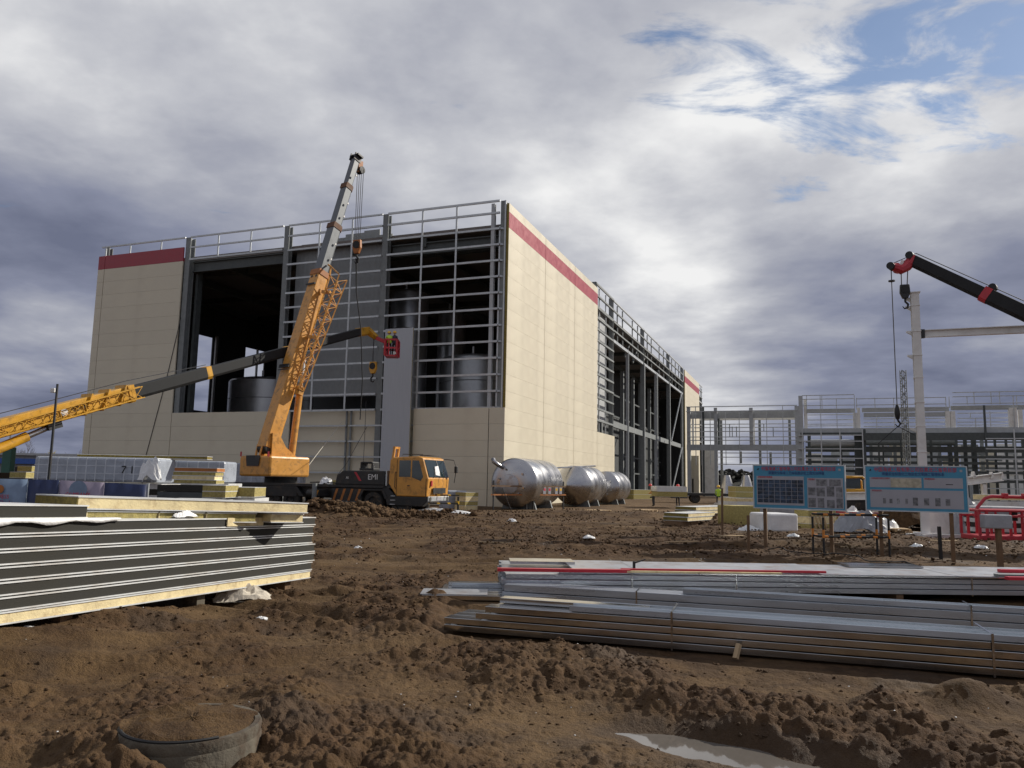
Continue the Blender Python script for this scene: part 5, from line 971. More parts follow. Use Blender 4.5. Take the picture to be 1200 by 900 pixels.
def clutter():
    r = random.Random(5)
    spots = [(908, 588, 44, 'white bag slumped behind the photo grid board'), (1050, 606, 40, 'white bag behind the barrier rail'), (1062, 612, 36, 'lumpy white bag beside the rubble heap'), (1125, 598, 40, 'white bag behind the sagging tarpaulin'), (995, 604, 38, 'white bag behind the tarpaulin heap'), (946, 590, 46, 'white bag peeking out under the right edge of the photo grid board'), (838, 600, 45, 'white bag beside the trailer wheels')]
    for k, (x, y, d, lb) in enumerate(spots): crumpled('sack', lb, 'bag', gz(D(x, y, d)), r.uniform(.5, .8), r.uniform(.4, .5), r.uniform(.7, 1.1), 'film' if k % 3 else 'cloth', 60+k, r.random()*3, 12, 'bags lying about the yard')
    pl = [(1046, 618, 33., 'empty wooden pallet beside the rubble heap'), (925, 606, 37., 'wooden pallet behind the white wrapped pack'), (757, 598, 49., 'wooden pallet on the bank before the yellow wool pack'), (700, 606, 43., 'wooden pallet lying on the bank before the tanks')]
    for x, y, d, lb in pl:
        p = gz(D(x, y, d), .03); T = thing('pallet', lb, 'pallet', p, r.uniform(-.5, .9), 'wooden pallets')
        for i in range(6): MB().box(-.6, .6, -.5+i*.18, -.5+i*.18+.11, .10, .122).build('slat', 'plank', T)
        for i in range(3): MB().box(-.6+i*.55, -.6+i*.55+.1, -.5, .51, 0, .099).build('bearer', 'plank', T)
    wd = [(640, 627, 'board lying on the churned bank below the large tank'), (845, 640, 'board lying beside the slim rusty stake'), (560, 640, 'board half sunk in the wheel tracks'), (985, 648, 'short board at the foot of the striped barrier'), (1090, 645, 'short board before the short dark stake'), (720, 622, 'board leaning on a clod before the middle tank')]
    for x, y, lb in wd: o = MB().box(0, r.uniform(.8, 1.8), 0, .12, 0, .03).build('wood_board', 'plank'); o.location = gz(G(x, y), .05); o.rotation_euler = (r.uniform(-.05, .05), r.uniform(-.04, .04), r.uniform(-.5, .5)); tag(o, lb, 'board', 'loose boards on the soil')
    sc = [(600, 612, 'film scrap on the bank below the tank guard rail'), (690, 640, 'film scrap in the wheel tracks behind the red flashings'), (930, 640, 'film scrap before the white wrapped pack'), (1075, 650, 'film scrap between the posts of the right board'), (420, 640, 'film scrap lying in the wheel tracks below the crane'), (1150, 650, 'film scrap before the red basket'), (30, 770, 'film scrap on the smooth mud left of the manhole')]
    for k, (x, y, lb) in enumerate(sc): p = G(x, y); d = p.y; crumpled('plastic_film', lb, 'plastic film', gz(p), .007*d+.01, .004*d+.01, .004*d, 'film', 80+k, r.random()*3, 9, 'scraps of film')
    for k, (x0, y0, x1, y1, lb) in enumerate(((900, 652, 1130, 668, 'black cable lying along the dirt track below the boards'),)):
        a, c = G(x0, y0), G(x1, y1); pts = []
        for i in range(24): t = i/23; q = a.lerp(c, t); q.x += .12*math.sin(i*1.3); q.y += .15*math.sin(i*.8+k); pts.append(gz(q, .02))
        o = MB().path([q-pts[0] for q in pts], .014, 6).build('cable', 'black', None, True); o.location = pts[0]; tag(o, lb, 'cable')
clutter()
def red_basket():
    a, c = G(1149, 637), G(1215, 638); u = (c-a).normalized(); P = Plane(a, u); T = thing('red_lift_basket', 'red steel lift basket standing on the soil by the right edge', 'lift basket', gz(a), math.atan2(u.y, u.x)); w, d, h = 2.6, 1.1, 1.05
    MB().box(0, w, 0, d, .0, .18).build('floor_frame', 'red_paint', T, bevel=.03)
    for x in (.03, .3, .62, w*.45, w*.62, w*.8, w-.05):
        for y in (.03, d-.03): MB().beam((x, y, .18), (x, y, h), .08 if x < .4 else .07, .07).build('post', 'red_paint', T)
    for y in (.03, d-.03):
        for z in (h, h*.82): MB().tube((0, y, z), (w, y, z), .045, n=8).build('rail', 'red_paint', T, True)
    for x in (.03, w-.05): MB().tube((x, 0, h), (x, d, h), .045, n=8).build('rail', 'red_paint', T, True)
    b = MB(); b.path([(.2, .5, h*.75), (.3, .5, h+.1), (.6, .5, h+.42), (.85, .5, h+.5), (2.6, .5, h+.48)], .06, 8); b.build('lifting_arm', 'red_paint', T, True)
    for x in (1.35, 2.1): MB().box(x-.07, x+.08, .4, .6, h+.42, h+.62).build('bracket', 'red_paint', T, bevel=.02)
    MB().box(.55, 1.15, .02, .4, .75, 1.05).build('control_box', 'tarp', T, bevel=.03); MB().box(1.15, 1.5, .1, .4, .7, 1.05).build('control_box', 'black', T)
    return T
red_basket()
# white column and beam under assembly
def white_column():
    p = G(1085, 629.5); T = thing('white_column', 'white steel column with brackets standing behind the right notice board', 'column', gz(p), -AZ); P = Plane(p, (1, 0)); h = P.z(1070, 346)
    b = MB(); b.box(-.15, .15, -.16, -.13, 0, h); b.box(-.15, .15, .13, .16, 0, h); b.box(-.015, .015, -.13, .13, 0, h); b.build('shaft', 'white', T); MB().box(-.4, .4, -.4, .4, -.05, .06).build('base_plate', 'white', T)
    for y in (362, 392, 420, 446, 475, 503, 533): z = P.z(1073, y); MB().box(-.17, .17, -.18, .18, z-.015, z+.015).build('stiffener', 'white', T)
    for y in (352, 362, 391, 419, 505): z = P.z(1073, y); MB().prism([(-.15, -.06, z), (-.36, -.06, z), (-.36, -.06, z-.05), (-.15, -.06, z-.18)], (0, .12, 0)).build('bracket', 'white', T)
    MB().box(-.2, .2, -.2, .2, h-.04, h+.0).build('top_plate', 'white', T)
    z = P.z(1084, 395)
    B = thing('white_beam', 'white steel beam fixed high on the white column', 'beam', gz(p), -AZ); MB().ibeam((.18, 0, z), (9.5, 0, z), .18, .30).build('beam', 'white', B); MB().box(.16, .30, -.11, .11, z-.17, z+.17).build('end_plate', 'dark', B)
    MB().beam((9.4, 0, z-.1), (9.4, 0, 0), .4, .4, (0, 1, 0)).build('far_post', 'white', B)
white_column()
def lattice_tower():
    p = D(1065.5, 600, 75.); P = Plane(p, (1, 0)); h = P.z(1065, 434); T = thing('lattice_mast', 'slim grey lattice mast rising behind the white column', 'mast', (p.x, p.y, 0)); b = MB(); lattice(b, (0, 0, 0), (0, 0, h), .45, .45, .4, .4, (0, 1, 0), 34, .035); b.build('lattice', 'steel', T)
lattice_tower()
# ------------------------------------------------------------------ steel frames at the right
KP = Plane(G(808, 581.3), -E2)
def frame_thing(name, label, px): p = KP.w(px, 580); return thing(name, label, 'steel frame', (KP.p[0], KP.p[1], 0), -AZ)
def steel_frames():
    T = frame_thing('pipe_rack', 'grey open steel rack joining the hall to the frame behind the boards', 808)
    def vb(px, y0, y1, w, m='steel', off=0., nm='column', par=T): x, z1 = KP.at(px, y0, off); z0 = 0. if y1 is None else KP.z(px, y1, off); MB().box(x-w/2, x+w/2, off-w/2, off+w/2, z0, z1).build(nm, m, par)
    def hb(x0, x1, y, hh, m='steel', off=0., nm='beam', par=T, d=.25): a, z = KP.at((x0+x1)/2, y, off); xa, xb = KP.x(x0, y, off), KP.x(x1, y, off); MB().box(xa, xb, off-d/2, off+d/2, z-hh/2, z+hh/2).build(nm, m, par)
    for px, w, y0, y1, m in ((807, .55, 477, None, 'steel_lt'), (824, .3, 477, None, 'steel_dk'), (838.5, .5, 478, None, 'steel_lt'), (880, .55, 478, 521, 'steel_lt'), (933.5, .6, 476, None, 'steel_lt')): vb(px, y0, y1, w, m)
    for px, m in ((812, 'white'), (842, 'steel_dk'), (883, 'white')): vb(px, 484, 521, .3, m, 1.2)
    hb(805, 933, 524.5, .9, 'steel_lt', 0, 'beam', T, .4); hb(806, 932, 486, 1.1, 'steel_lt', .6, 'beam', T, .3); hb(820, 932, 491, .35, 'white', 1.4)
    for y in (476, 481.5): hb(804, 934, y, .12, 'galv', -.3, 'rail')
    for y in (497, 501, 505.5, 512, 516): hb(806, 934, y, .12, 'galv', -.3 if y > 505 else 4., 'rail')
    for y in (531, 536, 544.5): hb(840, 934, y, .12, 'galv', .5, 'rail')
    for px in (815, 822, 832, 850, 866, 898, 917): vb(px, 476 if px % 2 else 482, 545, .11, 'galv', -.35, 'mullion')
    for px, y0, y1 in ((855, 497, 512), (858, 500, 512), (863, 500, 512), (895, 497, 505), (906, 501, 512), (868, 529, 543), (903, 530, 544)): vb(px, y0, y1, .35 if px in (868, 903) else .12, 'steel', 2., 'mullion')
    # a second line of the rack further back
    for px in (845, 890, 925): vb(px, 490, None, .4, 'steel', 10., 'column')
    hb(830, 935, 526, .6, 'steel', 10.)
    K = frame_thing('frame_building', 'large unfinished steel frame building with many dark floors behind the boards', 940)
    def v2(*a, **k): vb(*a, par=K, **k)
    def h2(*a, **k): hb(*a, par=K, **k)
    v2(938, 464, None, .6, 'steel_lt'); v2(943.5, 468, 503, .5, 'white', off=.8)
    h2(938, 1230, 505, .9, 'steel_lt', d=.4); h2(1012, 1230, 511.5, 1.05, 'steel_dk', -.6, d=.4); h2(938, 1010, 508.5, .4, 'steel_dk', -.3)
    for x0, x1, y in ((945, 1002, 481.5), (1010, 1112, 480), (1012, 1112, 486), (1114, 1230, 477.5)): h2(x0, x1, y, .62, 'steel_lt', .6)
    for x0, x1, ys in ((940, 1001, (463, 467.5, 475)), (1003, 1108, (466.5, 474)), (1116, 1230, (459, 464, 472.5))):
        for y in ys: h2(x0, x1, y, .10, 'galv', -.2, 'rail')
    for x0, x1, ys in ((944, 1002, (486, 492, 497, 499)), (1012, 1110, (490.5, 495, 499.5)), (1122, 1188, (484, 490, 494.5, 498, 500.5))):
        for y in ys: h2(x0, x1, y, .11, 'galv', 3., 'rail')
    for px, y0, y1 in ((945, 463, 480), (961, 463, 503), (963, 464, 480), (980, 467, 503), (1001, 463, 503), (1003.5, 466, 480), (1025, 466, 478), (1027, 486, 503), (1047, 466, 503), (1108, 465, 478), (1112, 465, 478), (1133, 464, 474), (1141, 459, 474), (1161, 460, 474), (1171, 459, 474), (1187, 464, 503), (1191, 464, 478), (1137, 484, 490), (1143, 490, 500), (1160, 482, 500)): v2(px, y0, y1, .10, 'galv', -.2, 'mullion')
    for px, y0, y1, m, w in ((1002, 484, 503, 'white', .55), (1006, 478, 503, 'white', .35), (1110, 482, 503, 'white', .55), (1116, 482, 503, 'white', .6), (1186, 478, 503, 'white', .9), (1195, 480, 503, 'white', .5)): v2(px, y0, y1, w, m, off=.4)
    v2(1153, 475, None, .26, 'steel_dk', -.8); v2(1012, 503, None, .5, 'steel_dk'); v2(1006, 510, None, 1.2, 'steel_dk', 1.)
    for y in (510, 517, 526, 537, 547.5, 557, 568): h2(936, 1011, y, .14, 'galv', -.5, 'girt'); 
    for px in (940, 962, 984, 1010.5): v2(px, 503, None, .16, 'galv', -.6, 'mullion')
    for y in (514, 526, 538, 551, 562, 573): h2(1155, 1230, y, .14, 'galv', -.9, 'girt')
    for px in (1188,): v2(px, 503, None, .16, 'galv', -1., 'mullion')
    for y, hh in ((526.5, .8), (535.5, .35), (542.5, .38), (553, .35), (563, .4)): h2(944, 1230, y, hh, 'steel_dk', 2.5, d=.6)
    for y, hh, off in ((518, .25, 8.), (529., .3, 8.), (548, .3, 9.)): h2(944, 1240, y, hh, 'steel', off, d=.3)
    for px, w in ((948, .5), (985, .3), (1029, .25), (1034, .22), (1055, .22), (1063, .25), (1090, .3), (1112, .55), (1119, .5), (1130, .45), (1140, .6), (1165, .3), (1178, .3), (1199, .6)): v2(px, 506, None, w, 'steel_dk', 4.+(px % 5), 'column')
    for px in (1020, 1048, 1075, 1100, 1150, 1188): v2(px, 512, None, .45, 'steel', 12., 'column')
    for k in range(26):
        px = random.uniform(946, 1196); yy = random.choice((524, 531, 537, 545, 555)); off = random.uniform(5, 15); x, z = KP.at(px, yy, off); w = random.uniform(.4, 1.8); MB().box(x-w, x+w, off, off+.4, z-random.uniform(.15, .5), z+random.uniform(.1, .45)).build('duct', random.choice(('steel_lt', 'white', 'steel')), K)
    b = MB(); x, z = KP.at(950, 519, 1.); x1 = KP.x(1003, 519, 1.); b.tube((x, 1, z), (x1, 1, z), .5, n=14); b.build('pipe', 'steel_lt', K, True)
    b = MB(); x, z = KP.at(1012, 518, 6.); x1 = KP.x(1118, 518, 6.); b.tube((x, 6, z), (x1, 6, z), .55, n=14); b.build('pipe', 'steel', K, True)
    xa, xb = KP.x(946, 580, 18), KP.x(1240, 580, 18)
    for k in range(14):
        w = (xb-xa)/14; z1 = random.uniform(6., 10.5); MB().box(xa+w*k, xa+w*(k+.92), 18, 18.2, 0, z1).build('back_wall', random.choice(('steel_lt', 'white', 'white', 'cream')), K)
    MB().box(KP.x(944, 580, 1), xb, 1, 17, -.2, .12).build('floor_slab', 'slab', K)
steel_frames()
def clad_stair():
    x0, x1 = KP.x(809, 560, 3), KP.x(819, 560, 3); T = frame_thing('cream_wall', 'cream wall piece with a dark slot behind the grey rack', 812); MB().box(x0, x1, 3, 3.2, 0, KP.z(814, 534, 3)).build('panel', 'cream', T); MB().box(KP.x(811, 560, 3), KP.x(812.8, 560, 3), 2.96, 2.996, .3, KP.z(812, 561, 3)).build('slot', 'black', T); MB().box(KP.x(823, 560, 3), KP.x(838, 560, 3), 3, 3.2, 0, KP.z(830, 522, 3)).build('panel', 'white', T)
clad_stair()
def hopper(px, label):
    p = D(px, 590, 84.); p.z = 0; T = thing('steel_hopper', label, 'hopper', p, 0, 'silver cone topped hoppers'); P = Plane(p, (1, 0)); zt = P.z(px, 557); zc = P.z(px, 576); r = .92*84/90
    MB().lathe([(.02, zt), (.36, zt), (.40, zt-.1), (r, zc), (r, zc-.8), (r*.9, zc-.9)], n=28).build('cone', 'stainless', T, True)
    for a in range(4): q = math.pi/4+a*math.pi/2; MB().beam((r*.85*math.cos(q), r*.85*math.sin(q), 0), (r*.85*math.cos(q), r*.85*math.sin(q), zc-.8), .1, .1).build('leg', 'steel', T)
hopper(852, 'silver hopper with a cone top, left one next to the grey column'); hopper(874.5, 'silver hopper with a cone top, next to the photo grid board')
def trailer():
    p = G(803, 589.5); T = thing('flat_trailer', 'dark flat trailer with a big tyre parked before the open bays', 'trailer', gz(p), math.radians(-8)); MB().box(-1.6, 7., 0, 2.2, .75, 1.0).build('deck', 'dark', T); MB().box(-1.4, .2, .1, 2.1, .45, .74).build('drawbar_box', 'dark', T)
    for x in (1.0, 5.4):
        for y in (.2, 2.): wheel(T, x, y, .48, .3)
    MB().beam((-1.6, 1.1, .8), (-3.4, 1.1, .45), .12, .14).build('drawbar', 'dark', T)
trailer()
o = person(gz(D(794.5, 589, 63.5)), .4, 'helmet_r', 'jacket', 'worker in red helmet and dark jacket by the trailer', 0., .15); o = person(gz(D(842, 590, 66.)), -.2, 'helmet_y', 'vest', 'worker in yellow vest near the silver hoppers', .3, .3)
person(gz(D(766, 588, 64)), 1., 'helmet_r', 'stripe_o', 'worker in orange jacket bending beside the yellow wool pack', 1.2, .3)
def excavator():
    p = D(997, 590, 62.); T = thing('mini_excavator', 'yellow machine cab partly hidden between the notice boards', 'excavator', (p.x, p.y, 0)); MB().box(-1.6, 1.4, -.9, .9, .9, 1.75).build('body', 'deep_yellow', T, bevel=.12)
    for y in (-.85, .5): MB().box(-1.5, 1.5, y, y+.4, .0, .75).build('track', 'rubber', T, bevel=.2)
    MB().box(-1.2, 1.2, -.6, .6, .7, .92).build('undercarriage', 'dark', T)
    b = MB(); b.path([(-1.2, -.6, 1.7), (-1.15, -.6, 2.6), (.7, -.6, 2.7), (1.15, -.6, 2.4), (1.2, -.6, 1.3)], .1, 8); b.path([(-1.2, .6, 1.7), (-1.15, .6, 2.6), (.7, .6, 2.7), (1.15, .6, 2.4), (1.2, .6, 1.3)], .1, 8); b.build('cab_frame', 'deep_yellow', T, True); MB().box(-1.1, .6, -.55, .55, 1.8, 2.6).build('cab_glass', 'glass', T)
    MB().box(-1.2, .8, -.65, .65, 2.68, 2.78).build('cab_roof', 'deep_yellow', T, bevel=.04)
    b = MB(); b.path([(1.3, .2, 1.3), (2.2, .2, 2.1), (2.9, .2, 1.2), (2.8, .2, .5)], .14, 8); b.build('digging_arm', 'deep_yellow', T, True); MB().prism([(2.6, -.1, .5), (3., -.1, .5), (3.05, -.1, .1), (2.5, -.1, .05)], (0, .6, 0)).build('bucket', 'dark', T)
excavator()
def white_girders():
    a = D(1134, 566, 40.); T = thing('lying_girder', 'white girder end with brackets lying right of the right board', 'girder', (a.x, a.y, 0), math.radians(-4)); zt = a.z
    MB().ibeam((0, 0, zt+.1), (1.7, 0, zt+.35), .3, .42).build('beam', 'white', T)
    for x in (.2, 1.1, 1.6): MB().prism([(x, -.15, zt+.25), (x+.18, -.15, zt+.3), (x+.09, -.15, zt+.6)], (0, .3, 0)).build('bracket', 'white', T)
    for x in (.8,): MB().beam((x, 0, -.05), (x, 0, zt-.05), .18, .18, (0, 1, 0)).build('leg', 'white', T)
    b = D(985, 590, 45.); T = thing('lying_girder', 'white girder lying low between the two notice boards', 'girder', (b.x, b.y, 0)); z = D(1000, 582, 45.).z; MB().ibeam((-.4, 0, z), (3.4, 0, z+.12), .3, .45).build('beam', 'white', T); MB().box(.2, .4, -.15, .15, -.05, z-.23).build('trestle', 'dark', T); MB().box(2.6, 2.8, -.15, .15, -.05, z-.16).build('trestle', 'dark', T)
white_girders()
# by the crane and the corner
t = block_stack('panel_offcuts', 'cream panel offcuts beside the hall corner behind the barrier', 'panels', 545, 563, 577, 598, 1., ('foam', 'wool', 'foam', 'wool'), 4, group=GW, rot=.3); wrapped('grey wrapped pack behind the yellow barrier', 524, 547, 575, 597, 1.5, 'grey_wrap')
crumpled('plastic_film', 'long white film strip on the soil below the crane bumper', 'plastic film', gz(D(515, 598, 41.5)), 1.6, .4, .25, 'film', 41); crumpled('plastic_film', 'white film bunch lying on the crane deck', 'plastic film', V(iw_pt(bpy.data.objects['truck_crane'], (-6.6, .5, 1.505))), .35, .25, .4, 'film', 42); o = MB().box(0, .7, 0, .4, 0, .22).build('wool_piece', 'wool'); o.location = V(iw_pt(bpy.data.objects['truck_crane'], (-6.35, .6, 1.503))); o.rotation_euler.z = -AZ; tag(o, 'yellow wool offcut lying on the crane deck', 'insulation')
def heap_chunks():
    n = 1500; x = rng.normal(-7.2, 2.3, n); y = rng.normal(37.7, .8, n); S = .03+.15*rng.random(n)**2.6; o = scatter('heap_chunks', np.stack([x, y, height(x, y)+S*.2], -1), S, 'mud_clod', .8, .6); o['label'] = 'broken chunks of soil covering the heap before the crane'; o['category'] = 'soil chunks'
heap_chunks()
# ------------------------------------------------------------------ the yard left of the crane
BN = 'wrapped bundles of wall panels'
def bundle_pack(label, px0, px1, yt, yb, dist, seams, dep=1.4, low=True):
    T, w, h = wrapped(label, px0, px1, yt, yb, dep, 'grey_wrap', 0., dist, seams); T['group'] = BN; z = T.location.z
    return T, w, h
T, w, h = bundle_pack('long grey wrapped panel bundle with black number behind the lamp post', 38, 184, 536, 563, 26., 13)
mx = Matrix.Rotation(math.pi/2, 4, 'X'); text_obj('lettering', '7 1', .36, 'black', T, Matrix.Translation((w*.76, -.014, h*.5)) @ mx)
MB().box(-.02, w*.98, .1, 1.3, h+.001, h+.02).build('top_sheet', 'film', T)
crumpled('plastic_film', 'white film bunched over the end of the numbered bundle', 'plastic film', D(177, 562.5, 25.9)+V((0, -.12, 0)), .35, .12, .75, 'film', 51, 0, 12)
def support(label, px0, px1, yt, dist, dep, m, name='panel_pile', n=4):
    a = D(px0, yt, dist); c = D(px1, yt, dist); T = thing(name, label, 'panels', (a.x, a.y, 0), 0, 'panel piles carrying other bundles'); H = a.z-.012; w = c.x-a.x; g = hz(a.x, a.y)-.1
    MB().box(.1, w-.1, .1, dep-.1, g, .1).build('sleeper', 'wood', T)
    for k in range(n): MB().box(random.uniform(0, .05), w-random.uniform(0, .05), 0, dep, .1+(H-.1)*k/n, .1+(H-.1)*(k+1)/n-.015).build('slab', m if isinstance(m, str) else m[k % len(m)], T)
support('pile of dark edged panels under the numbered bundle', 30, 190, 563.4, 26., 1.5, ('edge_dark', 'skin'), n=8)
bundle_pack('grey wrapped bundle half hidden by the small wool stack', 187, 262, 540, 564, 29.5, 6); support('pile of dark edged panels under the half hidden bundle', 183, 268, 564.5, 29.5, 1.5, ('edge_dark', 'skin'), n=8)
bundle_pack('pale grey wrapped bundle running behind the crane turntable', 236, 352, 543, 566, 54., 9); support('pile of dark panels under the bundle behind the turntable', 232, 356, 566.5, 54., 1.5, ('edge_dark', 'skin'), n=8)
t = slab('olive_panel', 'long olive edged panel lying on top of the numbered bundle', 'panel', D(90, 533.8, 27.2), (1, 0, 0), (0, 1, 0), 4.6, .5, .12, 'wool_dark'); t.location.z = D(90, 536, 26).z+.03
block_stack('wool_stack', 'small stack of wool offcuts with orange top behind the long stack', 'insulation', 202, 250, 548, 566.5, 1.0, ('wool', 'foam', 'wool', 'orange'), 4, dist=24., group='small insulation stacks', rot=.12); support('pile of dark edged panels under the small wool offcuts', 184, 262, 567, 24., 1.3, ('edge_dark', 'steel_dk'), n=7)
block_stack('wool_stack', 'pair of wool slabs beside a dark panel pile behind the long stack', 'insulation', 236, 263, 568.5, 583, 1.0, 'wool', 2, dist=21., group='small insulation stacks'); support('pile of black panels behind the wool slab pair', 186, 262, 583.5, 21., 1.3, ('edge_dark', 'skin'), n=6)
block_stack('wool_stack', 'squat wool block with white top near the crane outrigger', 'insulation', 271, 298, 571, 582, 1.0, 'wool', 1, dist=22., group='small insulation stacks'); support('dark pile under the squat wool block', 264, 300, 582.5, 22., 1.3, ('edge_dark', 'skin'), n=6)
def banner_fence():
    a, c = D(-60, 590, 22.5), D(186, 590, 22.5); w = c.x-a.x; T = thing('banner_fence', 'banner fence with navy and pale printed sheets behind the long panel stack', 'banner', (a.x, a.y, 0)); P = Plane((a.x, a.y), (1, 0)); X = lambda px: P.x(px, 575)
    z1 = P.z(60, 562.2); z2 = P.z(180, 568.5)
    for k, (p0, p1, m) in enumerate(((-60, 31.5, 'banner'), (32, 68.5, 'blue_dk'), (69, 121.5, 'banner2'), (122, 171, 'blue_dk'))):
        s = MB(); n = 10; x0, x1 = X(p0), X(p1)
        vs = []
        for i in range(n+1):
            x = x0+(x1-x0)*i/n; zt = z1+(z2-z1)*max(0, (x-X(60)))/(X(180)-X(60)); y = .03*math.sin(i*1.7+k); vs += [(x, y, .12), (x, y*.3, zt)]
        s.add(vs, [(2*i, 2*i+2, 2*i+3, 2*i+1) for i in range(n)]); o = s.build('banner_sheet', m, T, True); sd = o.modifiers.new('t', 'SOLIDIFY'); sd.thickness = .006
    for px in (-60, 31.7, 68.7, 121.7, 171.5): MB().box(X(px)-.03, X(px)+.03, .05, .11, -.3, z2+.05).build('post', 'galv', T)
    mx = Matrix.Rotation(math.pi/2, 4, 'X')
    def tx(s, px, py, size, m): x, z = P.at(px, py); text_obj('lettering', s, size, m, T, Matrix.Translation((x, -.05, z)) @ mx)
    tx('WESS', 4, 582, .16, 'sign_red'); tx('Shulcoa', 12, 589.5, .2, 'purple'); tx('COMPANY', 92, 579.5, .15, 'sign_red')
    x, z = P.at(93, 569); MB().lathe([(.01, 0), (.2, 0), (.26, .004), (.01, .006)], (x, -.045, z-.12), (0, -1, 0), 18).build('emblem', 'banner', T); x, z = P.at(1, 573); MB().lathe([(.01, 0), (.12, 0), (.01, .004)], (x, -.045, z), (0, -1, 0), 16).build('emblem', 'orange', T)
banner_fence()
def lamp_post():
    p = D(57, 562, 24.2); P = Plane((p.x, p.y), (1, 0)); h = P.z(65, 450); T = thing('lamp_post', 'slim dark pole with a small floodlight near the crane boom', 'lamp post', (p.x, p.y, 0)); MB().tube((0, 0, -.3), (0, 0, h), .05, .035, 8).build('pole', 'dark', T, True); MB().box(-.16, -.02, -.1, .08, h-.28, h-.14).build('floodlight', 'white', T, bevel=.02); MB().beam((-.1, 0, h-.21), (0, 0, h-.21), .04, .04).build('bracket', 'dark', T)
lamp_post()
def far_left():
    for k, (x0, x1, yt, yb, d) in enumerate(((20, 37, 546, 552.5, 33.), (11, 30, 553, 560, 30.))): block_stack('wool_stack', ('upper' if k == 0 else 'lower') + ' pale yellow wool block left of the numbered bundle', 'insulation', x0, x1, yt, yb, 1., 'wool', 1, dist=d, group='small insulation stacks'); support('dark pile under the ' + ('upper' if k == 0 else 'lower') + ' pale yellow wool block', x0-30, x1+2, yb+.4, d, 1.2, ('edge_dark', 'steel_dk'), n=7)
    p = D(30, 560, 95.); T = thing('low_shed', 'far grey shed with a bright blue roof edge behind the bundles', 'shed', (p.x-9, p.y, 0)); z = D(30, 536, 95.).z; MB().box(0, 12, 0, 5, -.2, z-.8).build('wall', 'far_grey', T); MB().box(-.3, 12.2, -.4, 5.3, z-.8, z-.15).build('roof', 'blue_tarp', T); MB().box(7.6, 11.8, -.06, -.004, .1, z-1.2).build('opening', 'black', T)
    p = D(-8, 560, 110.); T = thing('long_shed', 'far long grey building with a pale roof line beside the hall', 'shed', (p.x-14, p.y, 0)); z = D(30, 531, 110.).z; MB().box(0, 27, 0, 8, -.2, z-.3).build('wall', 'far_grey', T); MB().box(-.3, 27.3, -.4, 8.4, z-.3, z).build('roof', 'steel_lt', T)
    p = D(8, 560, 60.); T = thing('drilling_mast', 'dark green machine mast next to a white pole behind the boom', 'machine', (p.x, p.y, 0)); z = D(8, 524, 60.).z; MB().box(-.35, .35, -.3, .3, -.1, z).build('mast', 'green', T, bevel=.05); MB().box(-2., .8, -.8, .8, .0, 1.2).build('body', 'green', T, bevel=.1); q = D(12.5, 505, 60.); MB().tube((q.x-p.x, 0, -.1), (q.x-p.x, 0, q.z), .07, n=8).build('pole', 'white', T)
far_left()
for x0, x1, y, d, dp, lb in ((862, 890, 583.5, 56., 2., 'dark pile under the cream pack in front of the hoppers'), (1130, 1146, 604.5, 34., 1.5, 'dark pile under the cream panels by the sagging tarpaulin'), (1146, 1215, 606.5, 30., 1.4, 'dark pile under the long grey pack behind the red basket'), (1157, 1215, 586.5, 33., 1., 'tall dark pile carrying the cream board behind the red basket')): support(lb, x0, x1, y, d, dp, ('edge_dark', 'skin'), n=4)
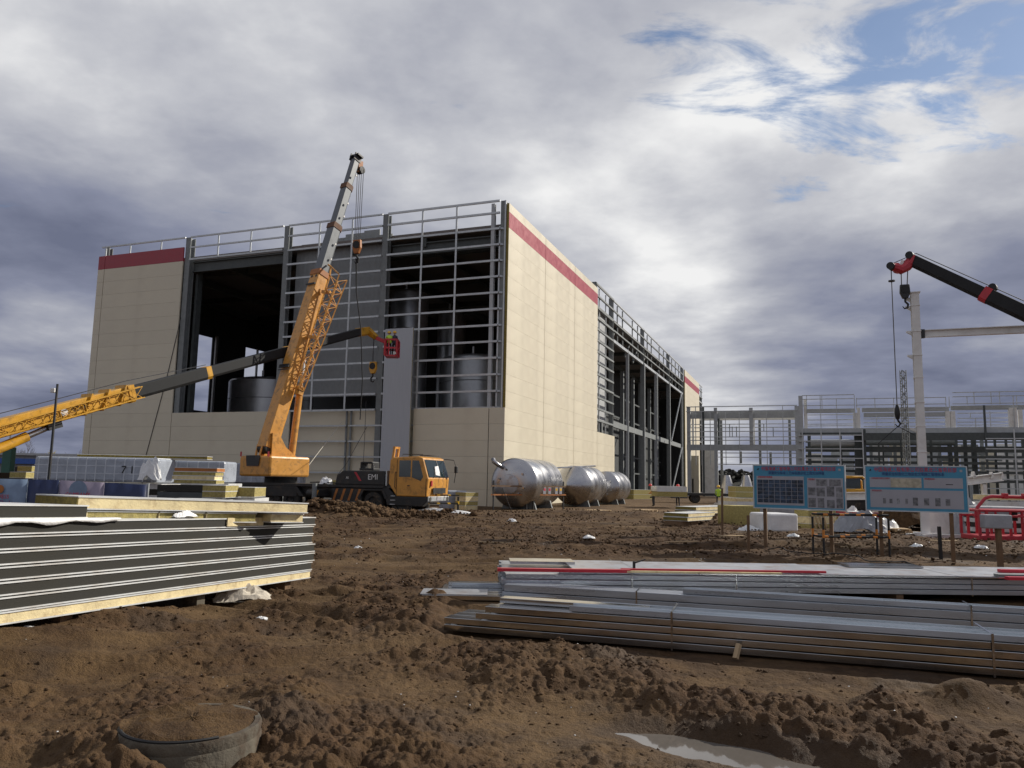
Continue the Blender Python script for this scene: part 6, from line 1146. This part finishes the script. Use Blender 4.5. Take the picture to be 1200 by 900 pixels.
# ------------------------------------------------------------------ far trees and woodland
def bare_tree(label, px, ytop, dist, seed, buds=False):
    r = random.Random(seed); p = D(px, 545, dist); H = D(px, ytop, dist).z; T = thing('bare_tree', label, 'tree', (p.x, p.y, -.1), r.random()*6, 'far bare trees left of the hall'); tr = MB(); cr = MB(); tips = []
    def br(b, p0, d, L, rad, lev):
        p1 = p0+d*L; b.path([p0, p0+d*L*.5+V((r.uniform(-.05, .05)*L, r.uniform(-.05, .05)*L, 0)), p1], [rad, rad*.8, rad*.6], 4, False)
        if lev == 0: tips.append(p1); return
        for k in range(3 if lev > 1 else 4):
            dd = (d+V((r.uniform(-1, 1), r.uniform(-1, 1), r.uniform(-.25, .7)))*.62).normalized(); br(cr, p0.lerp(p1, r.uniform(.45, 1)), dd, L*r.uniform(.6, .82), rad*.52, lev-1)
    br(tr, V((0, 0, 0)), V((0, 0, 1)), H*.34, H*.02, 4); tr.build('trunk', 'bark', T); 
    cr.build('crown', 'bark', T)
    if buds:
        b = MB()
        for q in tips:
            for k in range(3): c = q+V((r.uniform(-.3, .3), r.uniform(-.3, .3), r.uniform(-.3, .3))); s = r.uniform(.08, .2); b.add([c, c+V((s, 0, s*.4)), c+V((0, s, s*.7))], [(0, 1, 2)])
        b.build('buds', 'leaf', T)
for px, yt, d, s, bd, lb in ((36, 507, 150, 1, False, 'tall bare grey tree right beside the white pole'), (17, 516, 165, 2, False, 'lower bare tree crowded beside the boom'), (60, 519, 150, 3, True, 'bare tree with yellowish buds behind the lamp post'), (88, 520, 160, 4, False, 'bare tree standing right next to the hall end'), (76, 527, 185, 5, False, 'small faint bare tree between the yellowish tree and the hall'), (-14, 508, 150, 6, False, 'bare tree at the far end of the row')):
    bare_tree(lb, px, yt, d, s, bd)
def woodland():
    b = MB(); n = 1600; vs = []
    for i in range(n+1):
        a = math.radians(-62+128*i/n); k = .5 if math.degrees(a) < 4 else 1.; r = 360; t = k*(5.2+3.*float(vn(np.array([a*60]), np.array([3.]), .35, 40)[0])+.8*float(vn(np.array([a*60]), np.array([9.]), 3.2, 41)[0])+.5*float(vn(np.array([a*60]), np.array([19.]), 9., 42)[0]))
        for rr, z in ((r-22, -.5), (r-8, t*.8), (r, t), (r+30, -.5)): vs.append((rr*math.sin(a), rr*math.cos(a), z))
    b.add(vs, [(4*i+j, 4*i+j+1, 4*i+j+5, 4*i+j+4) for i in range(n) for j in range(3)]); b.build('hill', 'wood_far', None, True, kind='structure')
    n = 9000; a = np.radians(rng.uniform(-60, 65, n)); r = rng.uniform(340, 362, n); x = r*np.sin(a); y = r*np.cos(a); top = 6.2+2.5*vn(x, y, .02, 40)+1.2*vn(x, y, .11, 41); top = np.where(np.degrees(a) < 4, top*.5, top); z = rng.random(n)**.6*top
    o = scatter('far_woodland', np.stack([x, y, z], -1), .5+.8*rng.random(n), 'wood_far', .9, .5); o['label'] = 'dark band of far woodland on the horizon'; o['category'] = 'woodland'
woodland()
